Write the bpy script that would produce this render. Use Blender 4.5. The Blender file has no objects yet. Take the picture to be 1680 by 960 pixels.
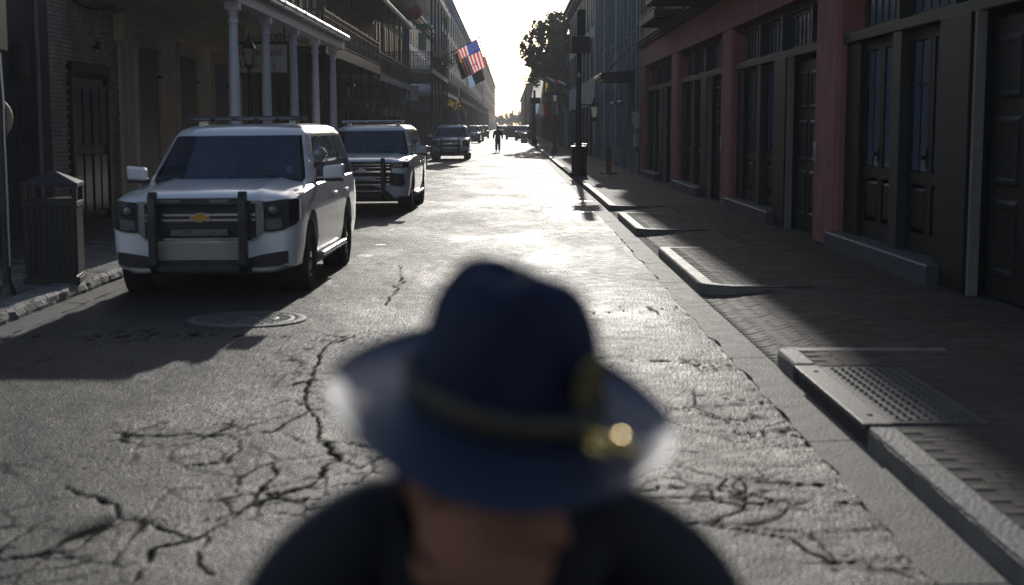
import bpy, bmesh, math, random
import numpy as np
from mathutils import Vector, Matrix, noise as mnoise
random.seed(7)
R = math.radians
PI = math.pi
sc = bpy.context.scene
COL = sc.collection

# ------------------------------------------------------------------ camera, world, sun
CAM_H = 1.86
PITCH = 6.70
cam_d = bpy.data.cameras.new('camera')
cam = bpy.data.objects.new('camera', cam_d)
COL.objects.link(cam)
cam.location = (0, 0, CAM_H)
cam.rotation_euler = (R(90 - PITCH), 0, R(-0.1))
cam_d.sensor_width = 36
cam_d.lens = 50
cam_d.clip_start = 0.05
cam_d.clip_end = 6000
cam_d.dof.use_dof = True
cam_d.dof.focus_distance = 34
cam_d.dof.aperture_fstop = 2.1
sc.camera = cam

SUN_EL, SUN_AZ = 15.2, 2.3          # azimuth to the right of the street axis (+Y)
w = bpy.data.worlds.new("World")
sc.world = w
w.use_nodes = True
nt = w.node_tree
bg = nt.nodes['Background']
sky = nt.nodes.new('ShaderNodeTexSky')
sky.sky_type = 'NISHITA'
sky.sun_disc = False
sky.sun_elevation = R(SUN_EL)
sky.sun_rotation = R(SUN_AZ)
sky.air_density = 0.8
sky.dust_density = 1.0
sky.ozone_density = 2.0
nt.links.new(sky.outputs[0], bg.inputs[0])
bg.inputs[1].default_value = 0.15
sun_d = bpy.data.lights.new('sun', 'SUN')
sun_d.energy = 3.1
sun_d.angle = R(0.5)
sun_d.color = (1.0, 0.95, 0.87)
sun = bpy.data.objects.new('sun', sun_d)
COL.objects.link(sun)
sdir = Vector((math.sin(R(SUN_AZ)) * math.cos(R(SUN_EL)), math.cos(R(SUN_AZ)) * math.cos(R(SUN_EL)), math.sin(R(SUN_EL))))
sun.rotation_euler = sdir.to_track_quat('Z', 'Y').to_euler()
sun.location = (6, 60, 40)
sc.view_settings.view_transform = 'Standard'
sc.view_settings.look = 'None'
sc.view_settings.exposure = -0.36
sc.view_settings.gamma = 1
sc.cycles.use_denoising = True
sc.cycles.denoising_prefilter = 'NONE'
sc.cycles.use_adaptive_sampling = False
sc.cycles.max_bounces = 6
sc.cycles.diffuse_bounces = 3
sc.cycles.glossy_bounces = 3
sc.cycles.transmission_bounces = 4
sc.cycles.transparent_max_bounces = 8
sc.cycles.volume_bounces = 0
sc.cycles.caustics_reflective = False
sc.cycles.caustics_refractive = False
sc.cycles.sample_clamp_indirect = 6

# ------------------------------------------------------------------ helpers
F = 2333.333
def ground_at(px, py, z=0.0):
    """road point seen at a pixel of the photograph"""
    a = R(PITCH) + math.atan((py - 480) / F)
    d = (CAM_H - z) / math.tan(a)
    zc = d * math.cos(R(PITCH)) + (CAM_H - z) * math.sin(R(PITCH))
    return ((px - 840) / F * zc + d * math.sin(R(0.1)), d)

def setp(o, label=None, cat=None, group=None, kind=None):
    if label: o['label'] = label
    if cat: o['category'] = cat
    if group: o['group'] = group
    if kind: o['kind'] = kind
    return o

def empty(name, loc, label, cat, group=None, rz=0):
    o = bpy.data.objects.new(name, None)
    COL.objects.link(o)
    o.location = loc
    o.rotation_euler = (0, 0, rz)
    o.empty_display_size = 0.3
    return setp(o, label, cat, group)

def dup(root, loc, rz=None, label=None, group=None, scale=None):
    r = root.copy(); COL.objects.link(r)
    r.location = loc
    if rz is not None: r.rotation_euler = (0, 0, rz)
    if label: r['label'] = label
    if group: r['group'] = group
    if scale: r.scale = (scale,) * 3
    for ch in list(root.children):
        c = ch.copy(); COL.objects.link(c); c.parent = r
        for g in list(ch.children):
            d = g.copy(); COL.objects.link(d); d.parent = c
    return r

class MB:
    """collects primitives, builds ONE mesh object"""
    def __init__(s): s.v = []; s.f = []
    def add(s, vs, fs, m=None):
        o = len(s.v)
        if m is not None: vs = [m @ Vector(v) for v in vs]
        s.v.extend([tuple(v) for v in vs]); s.f.extend([tuple(i + o for i in f) for f in fs])
        return s
    def box(s, x0, x1, y0, y1, z0, z1, m=None):
        return s.add([(x0,y0,z0),(x1,y0,z0),(x1,y1,z0),(x0,y1,z0),(x0,y0,z1),(x1,y0,z1),(x1,y1,z1),(x0,y1,z1)],
                     [(0,3,2,1),(4,5,6,7),(0,1,5,4),(1,2,6,5),(2,3,7,6),(3,0,4,7)], m)
    def cbox(s, x0, x1, y0, y1, z0, z1, b=.02):
        """box with its top edges chamfered"""
        return s.add([(x0,y0,z0),(x1,y0,z0),(x1,y1,z0),(x0,y1,z0),(x0,y0,z1-b),(x1,y0,z1-b),(x1,y1,z1-b),(x0,y1,z1-b),
                      (x0+b,y0+b,z1),(x1-b,y0+b,z1),(x1-b,y1-b,z1),(x0+b,y1-b,z1)],
                     [(0,3,2,1),(8,9,10,11),(0,1,5,4),(1,2,6,5),(2,3,7,6),(3,0,4,7),(4,5,9,8),(5,6,10,9),(6,7,11,10),(7,4,8,11)])
    def cyl(s, p0, p1, r0, r1=None, n=10, cap=True):
        r1 = r0 if r1 is None else r1
        p0, p1 = Vector(p0), Vector(p1)
        q = (p1 - p0).to_track_quat('Z', 'Y')
        vs = []
        for p, r in ((p0, r0), (p1, r1)):
            for i in range(n):
                a = 2 * PI * i / n
                vs.append(p + q @ Vector((r * math.cos(a), r * math.sin(a), 0)))
        fs = [(i, (i+1) % n, n + (i+1) % n, n + i) for i in range(n)]
        if cap: fs += [tuple(range(n))[::-1], tuple(range(n, 2*n))]
        return s.add(vs, fs)
    def tube(s, path, r, n=6):
        for a, b in zip(path[:-1], path[1:]): s.cyl(a, b, r, r, n)
        return s
    def lathe(s, prof, n=16, c=(0,0,0), m=None, a0=0.0):
        vs = []
        for r, z in prof:
            for i in range(n):
                a = 2*PI*i/n + a0
                vs.append(Vector((c[0] + r*math.cos(a), c[1] + r*math.sin(a), c[2] + z)))
        fs = []
        for k in range(len(prof)-1):
            for i in range(n):
                fs.append((k*n+i, k*n+(i+1) % n, (k+1)*n+(i+1) % n, (k+1)*n+i))
        fs += [tuple(range(n))[::-1], tuple(range((len(prof)-1)*n, len(prof)*n))]
        return s.add(vs, fs, m)
    def prism(s, poly, h, m=None):
        """polygon in XY extruded by h in Z, then m"""
        n = len(poly)
        vs = [(x, y, 0) for x, y in poly] + [(x, y, h) for x, y in poly]
        fs = [tuple(range(n))[::-1], tuple(range(n, 2*n))] + [(i, (i+1) % n, n+(i+1) % n, n+i) for i in range(n)]
        return s.add(vs, fs, m)
    def grid(s, pts):
        """pts[i][j] -> quads"""
        n, m = len(pts), len(pts[0])
        return s.add([p for row in pts for p in row],
                     [(i*m+j, i*m+j+1, (i+1)*m+j+1, (i+1)*m+j) for i in range(n-1) for j in range(m-1)])
    def loft(s, rings, close=True, caps=True):
        n = len(rings[0]); k = len(rings)
        fs = [(i*n+j, i*n+(j+1) % n, (i+1)*n+(j+1) % n, (i+1)*n+j) for i in range(k-1) for j in range(n if close else n-1)]
        if caps: fs += [tuple(range(n))[::-1], tuple(range((k-1)*n, k*n))]
        return s.add([p for r in rings for p in r], fs)
    def mesh(s, name, mat, smooth=False):
        me = bpy.data.meshes.new(name)
        me.from_pydata(s.v, [], s.f)
        bm = bmesh.new(); bm.from_mesh(me)
        bmesh.ops.recalc_face_normals(bm, faces=bm.faces)
        bm.to_mesh(me); bm.free()
        if smooth:
            for p in me.polygons: p.use_smooth = True
            me.set_sharp_from_angle(angle=R(smooth if smooth is not True else 40))
        if mat: me.materials.append(mat)
        return me
    def build(s, name, mat, parent=None, smooth=False, bevel=0, sub=0, loc=None):
        o = bpy.data.objects.new(name, s.mesh(name, mat, smooth))
        COL.objects.link(o)
        if parent: o.parent = parent
        if loc: o.location = loc
        if bevel:
            b = o.modifiers.new('bevel', 'BEVEL'); b.width = bevel; b.segments = 2; b.limit_method = 'ANGLE'; b.angle_limit = R(40)
        if sub:
            b = o.modifiers.new('sub', 'SUBSURF'); b.levels = b.render_levels = sub
        return o

def inst(mesh, name, parent=None, loc=(0,0,0), rot=(0,0,0), scale=None):
    o = bpy.data.objects.new(name, mesh)
    COL.objects.link(o); o.location = loc; o.rotation_euler = rot
    if scale: o.scale = scale
    if parent: o.parent = parent
    return o

# ------------------------------------------------------------------ materials
def mat(name, col, rough=0.6, metal=0.0, spec=0.5, var=0.2, scale=4.0, bump=0.0, bscale=40.0, coat=0.0,
        world=False, streak=0.0, dirt=None, transl=0.0, rvar=0.1):
    m = bpy.data.materials.new(name); m.use_nodes = True
    n = m.node_tree.nodes; L = m.node_tree.links
    p = n['Principled BSDF']
    p.inputs['Roughness'].default_value = rough
    p.inputs['Metallic'].default_value = metal
    p.inputs['Specular IOR Level'].default_value = spec
    if coat:
        p.inputs['Coat Weight'].default_value = coat; p.inputs['Coat Roughness'].default_value = 0.04
    if world:
        g = n.new('ShaderNodeNewGeometry'); vec = g.outputs['Position']
    else:
        t = n.new('ShaderNodeTexCoord'); vec = t.outputs['Object']
    nz = n.new('ShaderNodeTexNoise'); nz.inputs['Scale'].default_value = scale
    nz.inputs['Detail'].default_value = 6; nz.inputs['Roughness'].default_value = 0.62
    L.new(vec, nz.inputs['Vector'])
    mp = n.new('ShaderNodeMapRange'); mp.inputs['From Min'].default_value = .28; mp.inputs['From Max'].default_value = .72
    mp.inputs['To Min'].default_value = 1 - var; mp.inputs['To Max'].default_value = 1 + var
    L.new(nz.outputs['Fac'], mp.inputs['Value'])
    mix = n.new('ShaderNodeMix'); mix.data_type = 'RGBA'; mix.blend_type = 'MULTIPLY'
    mix.inputs['Factor'].default_value = 1
    mix.inputs['A'].default_value = (*col, 1)
    L.new(mp.outputs[0], mix.inputs['B'])
    out = mix.outputs['Result']
    if streak or dirt:
        mpg = n.new('ShaderNodeMapping'); mpg.inputs['Scale'].default_value = (5, 5, .35) if streak else (1.3, 1.3, 1.3)
        L.new(vec, mpg.inputs['Vector'])
        n2 = n.new('ShaderNodeTexNoise'); n2.inputs['Scale'].default_value = 1.0; n2.inputs['Detail'].default_value = 5
        L.new(mpg.outputs[0], n2.inputs['Vector'])
        m2 = n.new('ShaderNodeMapRange'); m2.inputs['From Min'].default_value = .5; m2.inputs['From Max'].default_value = .75
        m2.inputs['To Max'].default_value = streak or .6
        L.new(n2.outputs['Fac'], m2.inputs['Value'])
        mx = n.new('ShaderNodeMix'); mx.data_type = 'RGBA'
        L.new(m2.outputs[0], mx.inputs['Factor']); L.new(out, mx.inputs['A'])
        mx.inputs['B'].default_value = (*(dirt or tuple(c*.45 for c in col)), 1)
        out = mx.outputs['Result']
    L.new(out, p.inputs['Base Color'])
    if rvar:
        mr = n.new('ShaderNodeMapRange'); mr.inputs['To Min'].default_value = max(.02, rough - rvar); mr.inputs['To Max'].default_value = min(1, rough + rvar)
        L.new(nz.outputs['Fac'], mr.inputs['Value']); L.new(mr.outputs[0], p.inputs['Roughness'])
    if bump:
        nb = n.new('ShaderNodeTexNoise'); nb.inputs['Scale'].default_value = bscale; nb.inputs['Detail'].default_value = 4
        L.new(vec, nb.inputs['Vector'])
        b = n.new('ShaderNodeBump'); b.inputs['Strength'].default_value = bump; b.inputs['Distance'].default_value = .02
        L.new(nb.outputs['Fac'], b.inputs['Height']); L.new(b.outputs[0], p.inputs['Normal'])
    if transl:
        tr = n.new('ShaderNodeBsdfTranslucent'); L.new(out, tr.inputs['Color'])
        ms = n.new('ShaderNodeMixShader'); ms.inputs[0].default_value = transl
        L.new(p.outputs[0], ms.inputs[1]); L.new(tr.outputs[0], ms.inputs[2])
        L.new(ms.outputs[0], n['Material Output'].inputs['Surface'])
    return m

M = {}
M['white_paint'] = mat('white_car_paint', (.86,.87,.89), .32, coat=.8, var=.05, scale=2, rvar=.05)
M['black_plastic'] = mat('black_plastic', (.018,.018,.02), .55, var=.2, scale=20)
M['black_metal'] = mat('black_painted_metal', (.016,.017,.019), .42, var=.25, scale=9, bump=.1, bscale=60)
M['tyre'] = mat('tyre_rubber', (.017,.017,.017), .8, var=.25, scale=12, bump=.2)
M['rim'] = mat('black_steel_rim', (.03,.03,.032), .35, metal=.6)
M['chrome'] = mat('chrome', (.62,.64,.66), .14, metal=1, var=.05, rvar=.03)
M['gold'] = mat('gold_badge', (.50,.29,.06), .3, metal=.8, var=.1)
M['lid'] = mat('eyelid_skin', (.38,.18,.115), .5, var=.05)
M['brass'] = mat('brass', (.8,.6,.22), .25, metal=1, var=.1)
M['car_glass'] = mat('painted_sky_car_glass', (.034,.054,.098), .05, spec=.8, coat=1.0, var=.1, rvar=.02)  # blue base colour stands in for the reflected sky
M['screen'] = mat('painted_sky_windscreen', (.03,.048,.088), .04, spec=.8, coat=1.0, var=.1, rvar=.02)  # sky reflection painted into the base colour here too
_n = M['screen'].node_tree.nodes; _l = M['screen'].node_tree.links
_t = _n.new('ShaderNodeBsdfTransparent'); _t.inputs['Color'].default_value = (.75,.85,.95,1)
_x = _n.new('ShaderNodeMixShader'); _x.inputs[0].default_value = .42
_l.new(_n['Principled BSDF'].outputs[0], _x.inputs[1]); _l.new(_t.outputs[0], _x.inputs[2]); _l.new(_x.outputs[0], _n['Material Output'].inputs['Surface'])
M['seat'] = mat('grey_seat_cloth', (.16,.155,.15), .8, var=.2, scale=9)
M['lamp_lens'] = mat('clear_lamp_lens', (.13,.135,.14), .12, spec=.7, var=.4, scale=18)
M['head_dark'] = mat('smoked_headlamp', (.03,.03,.034), .1, spec=.7)
M['red_lens'] = mat('red_lens', (.35,.02,.02), .2)
M['plate'] = mat('plain_plate', (.30,.29,.27), .5, var=.15, scale=6)
M['window_glass'] = mat('window_glass', (.03,.04,.055), .1, spec=.6, var=.3, scale=1.5)
M['blue_glass'] = mat('blue_grey_glass', (.11,.155,.23), .14, spec=.5, var=.25, scale=1.4)  # blue-grey base colour set on the pane itself
M['door_paint'] = mat('dark_green_door_paint', (.012,.013,.012), .55, spec=.3, var=.4, scale=3, bump=.15, bscale=30, streak=.25, dirt=(.06,.055,.045))
M['frame_paint'] = mat('grey_green_frame_paint', (.036,.042,.040), .55, spec=.3, var=.35, scale=3, bump=.12)
M['frame_pale'] = mat('pale_worn_jamb', (.26,.235,.205), .6, var=.3, scale=6)
M['red_stucco'] = mat('red_stucco', (.42,.165,.155), .8, spec=.3, var=.25, scale=2.2, bump=.25, bscale=25, streak=.35, dirt=(.22,.095,.088), world=True)
M['grey_stucco'] = mat('grey_stucco', (.40,.39,.36), .8, var=.2, scale=1.6, bump=.2, bscale=20, streak=.45, dirt=(.16,.16,.155), world=True)
M['cream_stucco'] = mat('cream_stucco', (.80,.71,.56), .8, var=.15, scale=1.3, bump=.2, bscale=18, streak=.3, dirt=(.52,.46,.36), world=True)
M['pale_blue'] = mat('pale_blue_stucco', (.36,.45,.55), .75, var=.15, scale=1.1, bump=.15, streak=.3, world=True)
M['brown_stucco'] = mat('brown_stucco', (.20,.15,.11), .8, var=.2, scale=1.2, bump=.2, streak=.3, world=True)
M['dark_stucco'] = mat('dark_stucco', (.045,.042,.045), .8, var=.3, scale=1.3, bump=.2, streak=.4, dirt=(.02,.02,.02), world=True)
M['green_stucco'] = mat('olive_stucco', (.16,.19,.12), .8, var=.2, scale=1.2, bump=.2, streak=.3, world=True)
M['blue_paint'] = mat('deep_blue_paint', (.05,.11,.34), .5, var=.2, scale=1.1, world=True)
M['tan_stucco'] = mat('tan_stucco', (.33,.26,.19), .8, var=.18, scale=1.0, bump=.2, streak=.35, world=True)
M['brickwork'] = mat('painted_brick', (.48,.44,.37), .8, var=.28, scale=5, bump=.35, bscale=30, world=True, dirt=(.13,.12,.10))
M['mortar'] = mat('mortar', (.15,.14,.12), .9, var=.2, scale=12, bump=.2, world=True)
M['purple_brick'] = mat('dull_purple_stucco', (.10,.07,.08), .8, var=.2, scale=3, world=True)
M['white_wood'] = mat('white_painted_wood', (.80,.82,.85), .5, var=.1, scale=3, bump=.05, streak=.2, dirt=(.4,.4,.4))
M['soffit'] = mat('cream_board_paint', (.62,.56,.44), .65, var=.15, scale=2, world=True)
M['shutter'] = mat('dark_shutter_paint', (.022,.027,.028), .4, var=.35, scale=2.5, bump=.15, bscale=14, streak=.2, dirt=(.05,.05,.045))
M['galv'] = mat('galvanised_gutter', (.48,.49,.5), .35, metal=.8, var=.2, scale=4)
M['stone_step'] = mat('blue_grey_stone', (.075,.082,.095), .65, var=.3, scale=5, bump=.3, bscale=24)
M['concrete'] = mat('worn_concrete', (.15,.138,.122), .7, var=.4, scale=5, bump=.7, bscale=60, world=True, dirt=(.13,.12,.11))
M['kerb'] = mat('kerb_concrete', (.17,.162,.148), .62, var=.28, scale=4, bump=.55, bscale=35, world=True, dirt=(.15,.14,.13))
M['granite'] = mat('rough_granite', (.22,.21,.20), .75, var=.4, scale=9, bump=1.0, bscale=22, world=True, dirt=(.09,.09,.085))
M['paver'] = mat('red_brown_paver', (.055,.043,.037), .75, spec=.3, var=.3, scale=6, bump=.3, bscale=70, world=True, dirt=(.10,.08,.07))
def island_random(m, lo, hi):
    n = m.node_tree.nodes; L = m.node_tree.links; p = n['Principled BSDF']
    g = n.new('ShaderNodeNewGeometry'); mr = n.new('ShaderNodeMapRange'); mr.inputs['To Min'].default_value = lo; mr.inputs['To Max'].default_value = hi
    L.new(g.outputs['Random Per Island'], mr.inputs['Value'])
    mx = n.new('ShaderNodeMix'); mx.data_type = 'RGBA'; mx.blend_type = 'MULTIPLY'; mx.inputs['Factor'].default_value = 1
    L.new(p.inputs['Base Color'].links[0].from_socket, mx.inputs['A']); L.new(mr.outputs[0], mx.inputs['B']); L.new(mx.outputs['Result'], p.inputs['Base Color'])
island_random(M['paver'], .6, 1.35); island_random(M['brickwork'], .75, 1.2)
M['paver_grey'] = mat('grey_paver', (.17,.16,.145), .6, var=.3, scale=6, bump=.3, bscale=70, world=True, dirt=(.08,.075,.07))
island_random(M['paver_grey'], .65, 1.3)
M['joint'] = mat('sandy_joint', (.035,.031,.028), .9, var=.25, scale=20, bump=.2, world=True)
M['steel_plate'] = mat('galvanised_steel_plate', (.085,.08,.073), .55, metal=.25, var=.45, scale=7, bump=.15)
M['dark_void'] = mat('drain_interior', (.02,.02,.02), .9)
M['bin_black'] = mat('bin_black_paint', (.008,.008,.009), .4, var=.3, scale=8)
M['iron'] = mat('cast_iron_lid', (.10,.10,.10), .5, metal=.4, var=.3, scale=9, bump=.3)
M['road_white'] = mat('worn_road_paint', (.55,.55,.53), .4, var=.35, scale=6, bump=.3, world=True)
M['lantern_glass'] = mat('frosted_lantern_glass', (.82,.82,.8), .3, var=.05, transl=.75)
M['orange'] = mat('orange_plastic', (.30,.075,.03), .5, var=.15, transl=.1)
M['sign_white'] = mat('sign_board_white', (.62,.60,.60), .5, var=.1, scale=5)
M['sign_red'] = mat('sign_red_print', (.42,.05,.05), .5)
M['wood_sign'] = mat('tan_sign_board', (.46,.33,.22), .65, var=.2, scale=8)
M['leaf'] = mat('leaf', (.05,.075,.03), .5, var=.5, scale=.8, transl=.25, world=True)
M['leaf_far'] = mat('far_leaf', (.07,.10,.05), .6, var=.4, scale=.3, transl=.2, world=True)
M['bark'] = mat('bark', (.07,.055,.045), .85, var=.3, bump=.5, bscale=14)
M['navy_felt'] = mat('navy_felt', (.006,.012,.040), .55, spec=.28, var=.15, scale=30, bump=.12, bscale=300, rvar=.05)
pf = M['navy_felt'].node_tree.nodes['Principled BSDF']; pf.inputs['Sheen Weight'].default_value = .1; pf.inputs['Sheen Roughness'].default_value = .45; pf.inputs['Sheen Tint'].default_value = (.6,.72,1,1)
M['brim_felt'] = mat('thin_brim_felt', (.007,.014,.046), .45, spec=.55, var=.12, scale=40)
pf = M['brim_felt'].node_tree.nodes['Principled BSDF']; pf.inputs['Sheen Weight'].default_value = .8; pf.inputs['Sheen Roughness'].default_value = .4; pf.inputs['Sheen Tint'].default_value = (.75,.82,1,1)
_n = M['brim_felt'].node_tree.nodes; _l = M['brim_felt'].node_tree.links
_t = _n.new('ShaderNodeBsdfTranslucent'); _t.inputs['Color'].default_value = (.62,.68,.9,1)
_x = _n.new('ShaderNodeMixShader'); _x.inputs[0].default_value = .12
_l.new(_n['Principled BSDF'].outputs[0], _x.inputs[1]); _l.new(_t.outputs[0], _x.inputs[2]); _l.new(_x.outputs[0], _n['Material Output'].inputs['Surface'])
M['strap'] = mat('gold_hat_cord', (.065,.055,.028), .5, var=.2, scale=60)
M['jacket'] = mat('navy_black_jacket', (.010,.011,.016), .75, var=.25, scale=12, bump=.06, bscale=220)
M['trouser'] = mat('dark_trouser_cloth', (.012,.013,.018), .75, var=.2, scale=12)
M['skin'] = mat('skin', (.46,.22,.14), .5, var=.12, scale=14, rvar=.05)
M['skin'].node_tree.nodes['Principled BSDF'].inputs['Subsurface Weight'].default_value = .18
M['skin'].node_tree.nodes['Principled BSDF'].inputs['Subsurface Radius'].default_value = (.02,.007,.004)
M['lip'] = mat('lip', (.20,.075,.06), .5)
M['hair'] = mat('dark_hair', (.02,.015,.012), .6)
M['shoe'] = mat('black_leather', (.012,.012,.012), .3)
M['flag_red'] = mat('flag_red', (.78,.06,.07), .7, var=.08, transl=.8)
M['flag_white'] = mat('flag_white', (.93,.92,.9), .7, var=.05, transl=.8)
M['flag_blue'] = mat('flag_blue', (.12,.15,.5), .7, var=.08, transl=.75)
M['flag_sky'] = mat('flag_light_blue', (.35,.55,.8), .7, var=.08, transl=.55)
M['flag_gold'] = mat('flag_gold', (.75,.5,.1), .7, var=.08, transl=.5)
M['flag_dark'] = mat('flag_charcoal', (.05,.045,.05), .7, transl=.3)
M['lamp_red'] = mat('red_lantern_cloth', (.45,.03,.04), .5, transl=.3)
M['green_cloth'] = mat('green_cloth', (.05,.3,.13), .6, transl=.3)
M['lime'] = mat('pale_green_board', (.35,.45,.2), .6)
M['ground'] = mat('far_ground', (.10,.095,.085), .9, world=True, scale=.2)

# ------------------------------------------------------------------ road
KL = -4.72                                    # left kerb line
def kr(y): return 2.02 + .0046 * min(max(y, 0), 36)   # right kerb line
def crown(x): return max(0.0, .03 * (1 - ((x + 1.4) / 3.35) ** 2))
def crop4(pts): return [ground_at(x / 1.7143, 400 + y / 1.7143) for x, y in pts]
def crop8(pts): return [ground_at(1000 + x / 1.656, 380 + y / 1.656) for x, y in pts]
cracks = [
 (crop4([(985,268),(900,308),(880,370),(845,430),(872,480),(760,545),(640,560),(480,558),(330,546)]), .018),
 (crop4([(860,480),(700,522),(610,560)]), .012),
 (crop4([(1060,600),(945,572),(930,640),(820,700),(730,745),(700,790),(580,850),(520,868),(420,885),(370,960)]), .017),
 (crop4([(150,700),(215,722),(285,748),(292,800),(400,825),(520,862)]), .014),
 (crop4([(650,560),(640,630),(760,642),(770,690),(730,745)]), .011),
 (crop4([(0,905),(120,890),(200,880),(240,840),(300,805)]), .012),
 (crop4([(150,640),(400,640),(560,628),(640,630)]), .009),
 (crop4([(880,480),(900,560),(945,572)]), .010),
 (crop4([(800,545),(870,575),(945,572)]), .010),
 (crop4([(930,640),(1000,660),(1080,600)]), .010),
 (crop4([(580,850),(560,900),(590,960)]), .009),
 (crop4([(730,745),(840,720),(900,725)]), .009),
 (crop4([(-60,266),(240,268),(560,264),(980,276)]), .011),
 ([ground_at(*p) for p in ((1005,592),(1090,597),(1172,603))], .014),
 (crop8([(105,690),(200,684),(280,690),(380,715),(480,742)]), .013),
 (crop8([(240,722),(330,745),(440,735)]), .012),
 (crop8([(400,678),(520,690),(600,695),(650,710)]), .012),
 (crop8([(150,800),(280,805),(400,825),(480,835),(560,880),(640,915)]), .011),
 (crop8([(300,462),(400,468),(500,455),(545,450)]), .013),
 (crop8([(350,545),(430,560),(520,545),(560,580)]), .010),
 (crop8([(240,490),(310,505),(400,500)]), .010),
 (crop8([(600,740),(700,745),(760,800)]), .010),
 ([ground_at(*p) for p in ((640,505),(655,480),(650,470),(660,440))], .012),
 ([ground_at(*p) for p in ((930,520),(1010,510),(1130,505))], .008),
 ([ground_at(*p) for p in ((930,640),(960,700),(1010,800))], .009),
]
def build_road():
    xs = np.arange(-4.45, 1.80, .0125)
    ys = [4.4]
    while ys[-1] < 60: ys.append(ys[-1] + .019 * (ys[-1] / 5.5) ** 1.8)
    ys = np.array([-30, -10, 0, 3] + ys + [75, 100, 150, 250, 400, 700, 1100])
    X, Y = np.meshgrid(xs, ys)
    # road edges follow the gutters
    t = (X - xs[0]) / (xs[-1] - xs[0])
    krv = np.array([kr(y) for y in ys])[:, None] - .30
    X = xs[0] + t * (krv - xs[0])
    Z = np.clip(.03 * (1 - ((X + 1.4) / 3.35) ** 2), 0, None)
    rng = np.random.default_rng(3)
    near = (Y > 4) & (Y < 34)
    px, py = X[near], Y[near]
    # jitter the sampling position so that cracks wander
    jx = np.zeros_like(px); jy = np.zeros_like(py)
    for k in range(14):
        fr = 4.5 * 1.24**k; an = rng.uniform(0, 6.3); fx, fy = fr*math.cos(an), fr*math.sin(an); ph = rng.uniform(0, 6.3, 2)
        jx += np.sin(px*fx + py*fy*.7 + ph[0]) * .15/fr; jy += np.sin(px*fy + py*fx*.7 + ph[1]) * .2/fr
    qx, qy = px + jx, py + jy
    dep = np.zeros_like(px); cr = np.zeros_like(px); nearc = np.full_like(px, 9.0)
    for pts, wd in cracks:
        best = np.full_like(px, 9.0)
        for a, b in zip(pts[:-1], pts[1:]):
            ax, ay = a; bx, by = b
            dx, dy = bx-ax, by-ay; l2 = dx*dx+dy*dy
            tt = np.clip(((qx-ax)*dx+(qy-ay)*dy)/l2, 0, 1)
            best = np.minimum(best, np.hypot(qx-ax-tt*dx, (qy-ay-tt*dy)))
        nearc = np.minimum(nearc, best)
        wv = wd * .5 * (1 + .35*np.sin(px*7+py*5) + .25*np.sin(px*23-py*17))
        e = np.exp(-(best/(wv*1.15))**2)
        dep = np.maximum(dep, e*.02); cr = np.maximum(cr, e)
    # alligator cracking that follows the main cracks
    for cnt, dens, wid, reach, amp in ((420, 1.0, .012, .34, .85), (1500, 1.0, .008, .2, .6)):
        seeds = np.column_stack([rng.uniform(-4.6, 1.9, cnt), 4.2 + 10*rng.random(cnt)])
        b1 = np.full_like(px, 99.0); b2 = np.full_like(px, 99.0); sel = (nearc < reach*2.2) & (py < 14.5)
        qx_, qy_ = qx[sel], qy[sel]; c1 = b1[sel]; c2 = b2[sel]
        for sx, sy in seeds:
            d = np.hypot(qx_-sx, qy_-sy); mm = d < c1
            c2 = np.where(mm, c1, np.minimum(c2, d)); c1 = np.where(mm, d, c1)
        pat = np.clip(np.sin(px[sel]*3.1+2)*np.sin(py[sel]*2.3+1)*1.4 + .75, 0, 1)
        e = np.exp(-((c2-c1)/wid)**2) * np.exp(-(nearc[sel]/reach)**2) * pat
        dep[sel] = np.maximum(dep[sel], e*.013*amp); cr[sel] = np.maximum(cr[sel], e*amp)
    # fine random network of hairline cracks near the camera
    seeds = np.column_stack([rng.uniform(-4.6, 1.9, 170), 4 + 12*rng.random(170)**1.3])
    b1 = np.full_like(px, 99.0); b2 = np.full_like(px, 99.0)
    for sx, sy in seeds:
        d = np.hypot(qx-sx, qy-sy)
        m = d < b1
        b2 = np.where(m, b1, np.minimum(b2, d)); b1 = np.where(m, d, b1)
    msk = np.clip((np.sin(px*1.3+1.1)*np.sin(py*.8+.4) + .5*np.sin(px*2.9-py*1.7))*1.3 - .15, 0, 1)
    e = np.exp(-((b2-b1)/.012)**2) * msk * np.clip((15-py)/4, 0, 1)
    dep = np.maximum(dep, e*.006); cr = np.maximum(cr, e*.6)
    # shallow unevenness, ravelled right edge
    und = np.zeros_like(px)
    for k in range(14):
        f = 1.2*1.35**k; a = rng.uniform(0, 6.3); ph = rng.uniform(0, 6.3)
        und += np.sin((px*math.cos(a)+py*math.sin(a)*.8)*f + ph) * .0024/(1+.33*k)
    edge = np.clip((px-.7)/1.2, 0, 1) * np.clip((14-py)/4, 0, 1)
    rav = np.zeros_like(px)
    for k in range(8):
        f = 16+13*k; a = rng.uniform(-.5, .5)+PI/2; ph = rng.uniform(0, 6.3)
        rav += np.sin((px*math.cos(a)+py*math.sin(a))*f + ph + 2*np.sin(px*5+k)) / (1+.4*k)
    dep = dep + edge*np.clip(rav, 0, 2)*.006
    Z[near] += und * np.clip((34-py)/8, 0, 1) - dep
    Z[near] += rng.normal(0, 1, px.shape) * .0013 * np.clip((22-py)/12, 0, 1)
    crack = np.zeros_like(X); crack[near] = cr
    ny, nx = X.shape
    me = bpy.data.meshes.new('road')
    co = np.column_stack([X.ravel(), Y.ravel(), Z.ravel()])
    idx = np.arange(ny*nx).reshape(ny, nx)
    fa = np.stack([idx[:-1,:-1], idx[:-1,1:], idx[1:,1:], idx[1:,:-1]], -1).reshape(-1, 4)
    me.vertices.add(len(co)); me.vertices.foreach_set('co', co.ravel())
    me.loops.add(fa.size); me.loops.foreach_set('vertex_index', fa.ravel())
    me.polygons.add(len(fa)); me.polygons.foreach_set('loop_start', np.arange(0, fa.size, 4))
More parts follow.
